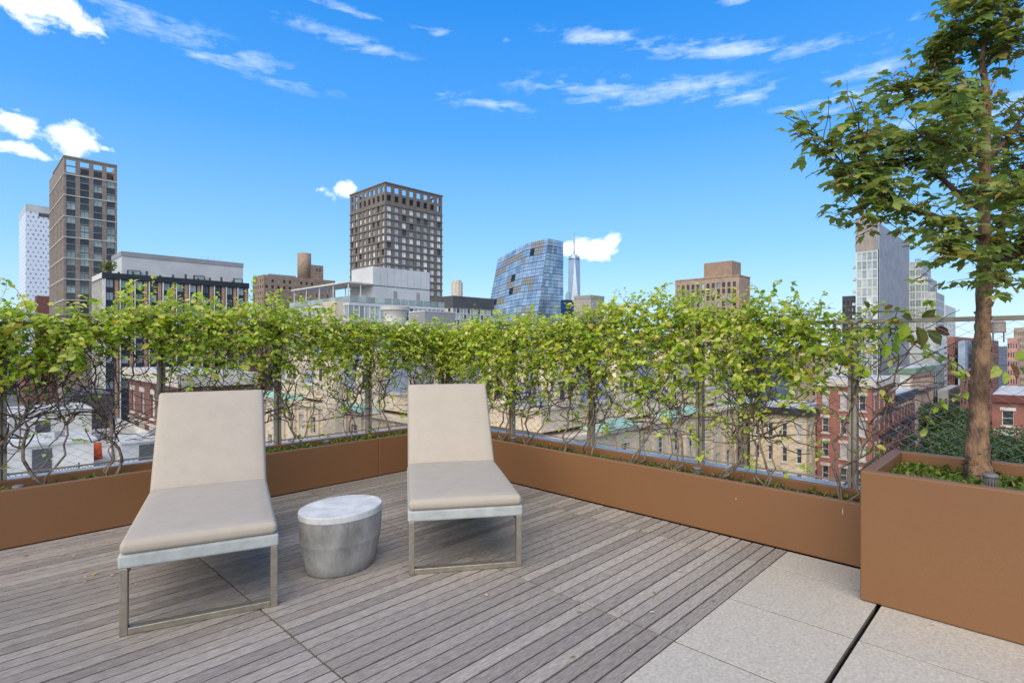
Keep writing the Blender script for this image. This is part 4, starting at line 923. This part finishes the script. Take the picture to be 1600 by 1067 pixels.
def stepped():
    B, W, D, H = bldg('stepped_glass_building', 'grey brick and pale glass hotel stepping down in terraces behind the maple', 1373, 190, 1337, 1420, 350)
    gb = C('grey brick', 148, 150, 158, .7, .06, .3); conc = C('board marked concrete', 160, 148, 138, .8, .12, .8, stretch=(1, 1, .2)); W = 57
    core(B, W, D, H, gb, .25); fh = 3.15
    rows = [(H-9.2-fh*(i+1)+.12, H-9.2-fh*(i+1)+fh-.12) for i in range(16)]
    facade(B, 'B', (0, 0), 0, D, 0, H-8.9, cells(.4, D-.3, 4, .93), rows, .12, C('pale green white frame', 205, 214, 208, .5, .04), 'frame_white', (3, 1, 2, 1), 1, 2, seed=51, wname='glass_panel')
    part(B, 'concrete_crown', conc, -.1, W*.2, 1.0, D+.05, H-8.89, H+3); part(B, 'side_wall', gb, .0, W, -.2, .248, 0, H+.3)
    part(B, 'roof_unit', panelgrey, 3, 9, .6, 2.5, H+.3, H+1.8)
    for k in range(5): part(B, 'balcony', whitep, .6, 2.6, D+.06, D+1.2, H-14.5-k*fh*1.4, H-13.6-k*fh*1.4)
    pale = C('pale frame', 200, 206, 206, .5, .05); x = 57
    for k, (y0, dz, w) in enumerate(((-4.2, -7.2, 26), (-6.4, -13.6, 26), (-9.0, -20, 26))):
        part(B, 'terrace_block', midgrey, x+.3, x+w, y0+.01, -.25+(-.0), 0, H+dz-.1) if k == 0 else part(B, 'terrace_block', midgrey, x+.3, x+w, y0+.01, (-4.22, -6.42)[k-1], 0, H+dz-.1)
        y1 = (-.25, -4.22, -6.42)[k]; rs = [(H+dz-3.15*(i+1)+.15, H+dz-3.15*(i+1)+3.0) for i in range(9-k*2)]
        facade(B, 'B', (x, 0), y0, y1, 0, H+dz, cells(y0, y1, 2, .92), rs, .12, pale, 'frame_white', (3, 1, 2), 2, 1, seed=60+k, wname='glass_panel')
        facade(B, 'A', (x, y0), 0, w, 0, H+dz, cells(0, w, 7, .9), rs[:5], .12, pale, 'frame_white', (3, 1, 2), 1, 1, seed=70+k, wname='glass_panel')
        for q in range(4): part(B, 'terrace_post', darkgrey, x+.1, x+.4, y0+.3+q*.5, y0+.5+q*.5, H+dz, H+dz+1.3)
stepped()
box_building('dark_block', 'dark grey block peeping out beside the stepped glass hotel', 1335, 230, 1316, 1345, 462, darkgrey, 2, 3)
# ------------------------------------------------------------------ low city seen through the fence
def cream_school():
    B, W, D, H = bldg('school_building', 'long cream limestone building with slate mansard, stone gables and green copper gutters', 850, 50, 400, 1180, 640)
    H = 16.2; core(B, W, D, H, cream, .5)
    rows = [(H-4.0-4.4*i, H-1.5-4.4*i) for i in range(3)]
    for face, ext, n, sd in (('A', W, 13, 81), ('B', D, 17, 82)):
        facade(B, face, (0, 0), 0, ext, 0, H, cells(0, ext, n, .42), rows, .45, cream, 'frame_white', (0, 0, 1), 2, 3, seed=sd)
        for i in range(n+1):
            a = ext/n*i
            if face == 'A': part(B, 'pilaster', cream, max(.31, a-.3), a+.3, -.3, -.003, 0, H-.3)
            else: part(B, 'pilaster', cream, -.3, -.003, max(.31, a-.3), a+.3, 0, H-.3)
    part(B, 'cornice', cream, -.6, W, -.6, .4, H, H+.45); part(B, 'cornice', cream, -.6, .4, .41, D, H, H+.45)
    def hip(x0, x1, y0, y1, z, h):
        mb = MB(); c0, c1 = Vector((x0+min(1.5, (x1-x0)/2-.05), y0+min(1.5, (y1-y0)/2-.05), z+h)), Vector((x1-min(1.5, (x1-x0)/2-.05), y1-min(1.5, (y1-y0)/2-.05), z+h)); b = [Vector((x0, y0, z)), Vector((x1, y0, z)), Vector((x1, y1, z)), Vector((x0, y1, z))]
        t_ = [Vector((c0.x, c0.y, z+h)), Vector((c1.x, c0.y, z+h)), Vector((c1.x, c1.y, z+h)), Vector((c0.x, c1.y, z+h))]
        for i in range(4): mb.quad(b[i], b[(i+1) % 4], t_[(i+1) % 4], t_[i])
        mb.quad(*t_); return mb
    for (a0, a1) in ((8, 15), (22, 31), (40, W)): hip(a0, a1, -1.0, 2.2, H+.46, .8).build('copper_roof', copper, B)
    for (a0, a1) in ((10, 20), (30, 40), (52, D)): hip(-1.0, 2.2, a0, a1, H+.46, .8).build('copper_roof', copper, B)
    # attic and slate slopes
    part(B, 'attic_wall', cream, 3.0, W, 3.0, D, H+.46, H+2.6); part(B, 'attic_cap', stone, 2.8, W, 2.8, 3.4, H+2.6, H+2.9); part(B, 'attic_cap', stone, 2.8, 3.4, 3.41, D, H+2.6, H+2.9)
    mb = MB(); z0, z1 = H+2.62, H+8.6; o0, o1 = 3.6, 6.8
    mb.quad((o0, o0, z0), (W, o0, z0), (W, o1, z1), (o1, o1, z1)); mb.quad((o0, o0, z0), (o1, o1, z1), (o1, D, z1), (o0, D, z0)); mb.quad((o1, o1, z1), (W, o1, z1), (W, D, z1), (o1, D, z1)); mb.build('slate_roof', slate, B)
    def gable(face, a, w, top):
        poly = [(a, H+2.9), (a+w, H+2.9), (a+w, H+5.2), (a+w*.72, top-1.0), (a+w*.6, top), (a+w*.4, top), (a+w*.28, top-1.0), (a, H+5.2)]
        mb = MB(); P = (lambda x, z: Vector((x, 3.45, z))) if face == 'A' else (lambda x, z: Vector((3.45, x, z)))
        dv = Vector((0, 3.2, 0)) if face == 'A' else Vector((3.2, 0, 0)); mb.prism([P(x, z) for x, z in poly], (0, 0, 0), dv); g_ = mb.build('gable', cream, B, fix=True)
        for q in (.3, .56):
            b = (a+w*q, a+w*(q+.14), H+3.4, H+5.4)
            if face == 'A': part(g_, 'gable_window', GL[0], b[0], b[1], 3.40, 3.44, b[2], b[3])
            else: part(g_, 'gable_window', GL[0], 3.40, 3.44, b[0], b[1], b[2], b[3])
    for a in (5, 17, 29, 41): gable('A', a, 5.0, H+8.3)
    for a in (7, 20, 33, 46, 57): gable('B', a, 6.0, H+8.5)
    for (x, y) in ((9, 9), (26, 9), (9, 30), (9, 50)): part(B, 'chimney', redbrick2, x, x+1.6, y, y+2.2, H+8.6, H+9.6)
cream_school()
def tenement(name, label, s0, t0, W, D, ztop, wall, nA, nB, trim, seed, cornice=None, fire=False, fh=3.2, bands=False, group=None):
    B = thing(name, label, 'house', (s0, t0, GZ), 0, group); H = ztop-GZ
    core(B, W, D, H, wall, .3); n = min(5, int((H-1.3)/fh)); rows = [(H-1.3-fh*(i+1)+.75, H-1.3-fh*(i+1)+2.7) for i in range(n)]
    facade(B, 'A', (0, 0), 0, W, 0, H, cells(0, W, nA, .42) if nA else [], rows if nA else [], .22, wall, 'frame_white', (0, 0, 1), 1, 2, seed=seed)
    colsB = cells(0, D, nB, .36) if nB else []; facade(B, 'B', (0, 0), 0, D, 0, H, colsB, rows if nB else [], .22, wall, 'frame_white', (0, 0, 2), 1, 2, seed=seed+1)
    for (a, b) in colsB:
        for (lo, hi) in rows: part(B, 'lintel', trim, -.1, -.003, a-.2, b+.2, hi+.02, hi+.42); part(B, 'sill', trim, -.12, -.003, a-.15, b+.15, lo-.2, lo-.02)
    if nA:
        for (a, b) in cells(0, W, nA, .42):
            for (lo, hi) in rows: part(B, 'lintel', trim, a-.2, b+.2, -.1, -.003, hi+.02, hi+.4)
    if bands:
        for (lo, hi) in rows: part(B, 'string_course', trim, -.09, -.004, -.05, D, lo-.75, lo-.55)
    cm = cornice or trim
    part(B, 'cornice', cm, -.55, W, -.55, .0, H-.7, H+.25); part(B, 'cornice', cm, -.55, -.001, .001, D, H-.7, H+.25); part(B, 'roof', roofw, .0, W, .002, D, H+.02, H+.2)
    if fire:
        for (lo, hi) in rows:
            f_ = part(B, 'fire_escape', black, W*.25, W*.75, -1.25, -.05, lo-.42, lo-.36)
            mb = MB()
            for q in range(9): x = W*.25+q*W*.5/8; mb.box(x-.025, x+.025, -1.25, -1.2, lo-.35, lo+.6)
            mb.box(W*.25, W*.75, -1.27, -1.19, lo+.6, lo+.66); mb.tube([(W*.35, -.9, lo-.4), (W*.6, -.9, lo-fh-.4)], .06, 4); o = mb.build('railing', black, f_); o['kind'] = 'stuff'
    return B, H
tenement('row_house', 'red brick corner house with cream window trim above the street trees', 82, 16.1, 15, 6.4, -3.4, redbrick, 5, 3, stone, 91, fire=True)
tenement('row_house', 'low dark red row house with black fire escapes past the corner house', 97.2, 16.4, 18, 6, -6.4, redbrick2, 7, 0, stone, 92, black, True)
tenement('row_house', 'buff brick tenement with dark roof next to the red corner house', 78, 22.6, 12, 7.2, -7.3, buff, 4, 4, stone, 93, black)
tenement('tenement', 'tall tan tenement with green cornice and white side wall', 121, 17.6, 25, 3.4, -3.2, C('tan row brick', 190, 160, 140), 9, 0, redbrick, 94, green_cor, True)
part(bpy.data.objects['tenement'], 'painted_side_wall', whitep, -.12, -.002, .3, 3.2, 17.2, 20.0)
tenement('brick_house', 'red brick house with white stepped string courses and dark cornice behind the maple trunk', 96, -7.2, 22, 12.6, -5.4, redbrick, 5, 4, whitep, 95, C('oxblood cornice', 110, 60, 52), bands=True)
def far(uc, Y, ul, ur, vt, wall, label, nA=4, nB=4, name='city_block', **k): return box_building(name, label, uc, Y, ul, ur, vt, wall, nA, nB, group='blocks far down the street', **k)
far(1474, 300, 1462, 1492, 500, whitep, 'white banded block with a pale roof box behind the maple', 3, 4, fw=.8, fhh=.45)
far(1477, 380, 1467, 1493, 476, panelgrey, 'pale grey upper block rising above the white banded block', 0, 0)
far(1492, 160, 1480, 1525, 526, redbrick, 'red brick block with a long blue-grey party wall behind the maple', 0, 3)
far(1508, 150, 1497, 1530, 532, C('blue grey stucco', 150, 164, 182), 'blue-grey party wall block beside the maple trunk', 0, 0)
far(1552, 150, 1530, 1590, 532, redbrick2, 'dark red block under the wooden water tank', 3, 5)
far(1590, 190, 1574, 1640, 528, C('pink brick', 186, 142, 130), 'pink brick block beyond the water tank', 4, 4)
far(1600, 260, 1584, 1660, 512, tan, 'tan block far beyond the water tank at the frame side of the maple', 4, 5)
far(1455, 120, 1441, 1476, 572, glassmat('pale teal curtain wall', (.42, .50, .53), .15, .3), 'pale teal glass infill house below the stepped hotel', 6, 5, fw=.85, fhh=.8, pick=(3, 1))
far(1470, 105, 1448, 1482, 640, redbrick, 'low red brick house with arched window beside the street trees', 2, 3, frame='frame_white')
far(1482, 120, 1465, 1500, 610, roofw, 'low white-roofed house between glass infill and street trees', 0, 2)
far(1522, 110, 1500, 1545, 580, redbrick2, 'dark red warehouse half hidden by the maple trunk', 3, 4)
far(1295, 150, 1240, 1340, 545, tan, 'tan loft block seen through the last vines before the tree box', 3, 6)
far(1330, 120, 1290, 1352, 570, roofw, 'white-walled loft seen behind the bare fence post', 2, 3)
far(1010, 230, 960, 1060, 520, tan, 'tan block behind the slate roof of the cream building', 4, 5)
far(640, 130, 560, 700, 530, midgrey, 'grey block behind the corner of the vine fence', 6, 5)
far(330, 200, 260, 420, 520, redbrick, 'red brick block between the midrise and the brown slab', 6, 6)
far(40, 150, -40, 90, 560, redbrick2, 'dark red brick block below the white dotted tower', 4, 6)
far(1720, 300, 1650, 1800, 505, tan, 'tan block beyond the red brick house', 4, 6)
far(-90, 260, -200, 10, 500, tan, 'tan block far past the taupe tower', 4, 8)
def water_tank():
    p = at(1560, 533, 150); t = thing('water_tank', 'round wooden rooftop water tank on a steel stand', 'water tank', (p.x, p.y, p.z-.3)); w = C('weathered cedar', 150, 138, 128, .9, .15, 2)
    for sx in (-1, 1):
        for sy in (-1, 1): mb = MB(); mb.tube([(sx*1.1, sy*1.1, 0), (sx*1.1, sy*1.1, 2.6)], .12, 5); mb.build('leg', darkgrey, t)
    mb = MB(); mb.box(-1.6, 1.6, -1.6, 1.6, 2.6, 2.8); mb.build('platform', darkgrey, t); mb = MB(); mb.lathe([(1.6, 2.81), (1.5, 5.4)], 20); mb.build('tank', w, t); mb = MB(); mb.lathe([(1.75, 5.41), (.1, 6.5)], 20); mb.build('conical_roof', w, t)
water_tank()
def street_tree(x, y, ztop, rad, label, seed):
    t = thing('street_tree', label, 'tree', (x, y, GZ), 0, 'street trees below the terrace'); h = ztop-GZ; mb = MB(); mb.tube([(0, 0, 0), (.2, .1, h*.45), (.1, .3, h*.85)], [.28, .2, .06], 7); r = random.Random(seed)
    for k in range(7):
        a = r.uniform(0, 2*pi); mb.tube([(.15, .1, h*r.uniform(.4, .6)), (cos(a)*rad*.6, sin(a)*rad*.6, h*r.uniform(.7, .9))], [.1, .03], 5)
    mb.build('trunk', M['twig'], t); leafball(t, 'crown', M['street_leaf'], (0, 0, h-rad*.72), rad, rad*.72, 15000, .25, seed, 30)['kind'] = 'stuff'
street_tree(72, 6.6, -7.8, 4.6, 'dense dark green street tree left of the maple trunk, next to the corner house', 1); street_tree(82, 4.5, -7.4, 4.4, 'dense dark green street tree directly behind the maple trunk', 2)
street_tree(92, 9.0, -6.6, 3.6, 'smaller dark green street tree behind the two nearer ones', 3); street_tree(66, 10.6, -10.5, 3.0, 'low green street tree at the foot of the red corner house', 4)
# ------------------------------------------------------------------ neighbouring low roofs behind the first lounger
RZ = -6.6
B = thing('low_building', 'low neighbouring building with a white membrane roof and parapets', 'building', (-14, 30, GZ)); core(B, 25.5, 45, RZ-GZ, whitep); part(B, 'roof', roofw, .3, 25.2, .3, 44.7, RZ-GZ+.01, RZ-GZ+.06)
for b in ((0, 25.5, 0, .29, RZ-GZ+.005, RZ-GZ+.9), (25.21, 25.5, .3, 44.7, RZ-GZ+.005, RZ-GZ+.9), (0, .29, .3, 44.7, RZ-GZ+.005, RZ-GZ+.9)): part(B, 'parapet', whitep, *b)
def shed(x, y, w, d, h, wall, label, roofm=None):
    t = thing('roof_shed', label, 'shed', (x, y, RZ+.06)); part(t, 'wall', wall, 0, w, 0, d, 0, h); part(t, 'roof', roofm or roofw, -.15, w+.15, -.15, d+.15, h, h+.14); part(t, 'door', darkgrey, w*.3, w*.3+.9, -.04, -.002, 0, min(2, h*.9)); part(t, 'vent', midgrey, w*.6, w*.6+.5, d*.4, d*.4+.5, h+.14, h+.5)
shed(2.2, 43, 4.2, 5, 1.9, whitep, 'white roof shed beside the lattice screen'); shed(3.2, 56, 5, 6, 2.6, whitep, 'long white roof shed behind the orange barrels'); shed(7.6, 41.5, 3, 3.2, 1.7, panelgrey, 'grey glass-sided roof shed near the brick wall'); shed(-2, 50, 4, 7, 2.3, whitep, 'white roof shed furthest from the brick wall', roofw); shed(8, 64, 3, 6, 3.2, darkgrey, 'dark roof shed under the black-framed midrise', darkgrey)
t = thing('lattice_screen', 'dark lattice screen standing on the white roof', 'screen', (3.0, 38.2, RZ+.06)); mb = MB()
for k in range(17):
    for sg in (1, -1):
        x0 = k*.25; mb.tube([(x0, 0, 0), (x0+sg*.9, 0, 1.3)], .018, 4, cap=False)
o = mb.build('lattice', black, t); o['kind'] = 'stuff'
for x in (0, 2, 4): part(t, 'post', black, x, x+.06, -.03, .03, 0, 1.45)
for k, (x, y, l) in enumerate(((6.1, 44.5, 'orange traffic barrel nearer the lattice screen'), (7.2, 47.2, 'orange traffic barrel nearer the brick wall'))):
    t = thing('traffic_barrel', l, 'barrel', (x, y, RZ+.07)); mb = MB(); mb.lathe([(.34, 0), (.3, .5), (.26, 1.1)], 14); mb.build('body', orange, t, True)
    for z in (.35, .75): mb = MB(); mb.lathe([(.335-.09*z, z), (.325-.09*z, z+.14)], 14, captop=False, capbot=False); mb.build('stripe', whitep, t)
for k, (x, y, l) in enumerate(((.5, 41, 'grey air conditioner by the white roof shed'), (6.8, 52, 'grey air conditioner behind the barrels'), (9.6, 39, 'grey air conditioner near the roof edge'))):
    t = thing('air_conditioner', l, 'air conditioner', (x, y, RZ+.07)); part(t, 'case', midgrey, 0, 1.1, 0, 1.0, .1, 1.0); mb = MB(); mb.lathe([(.4, 1.001), (.4, 1.05)], 16, c=(.55, .5, 0)); mb.build('fan', darkgrey, t); part(t, 'base', darkgrey, .05, 1.05, .05, .95, 0, .099)
shrub(2.0, 34.5, RZ+.06, 1.0, .7, 'green planter shrub on the white roof near the lattice screen', 500, .16, M['cover'], 8); shrub(5.0, 33.5, RZ+.06, .8, .6, 'small green shrub on the white roof under the bent vine stem', 400, .15, M['cover'], 9)
tenement('brick_warehouse', 'dark red brick building with cream frieze beside the white roof', 12, 45, 5, 17.5, -1.0, redbrick2, 1, 5, stone, 97, stone, bands=True)
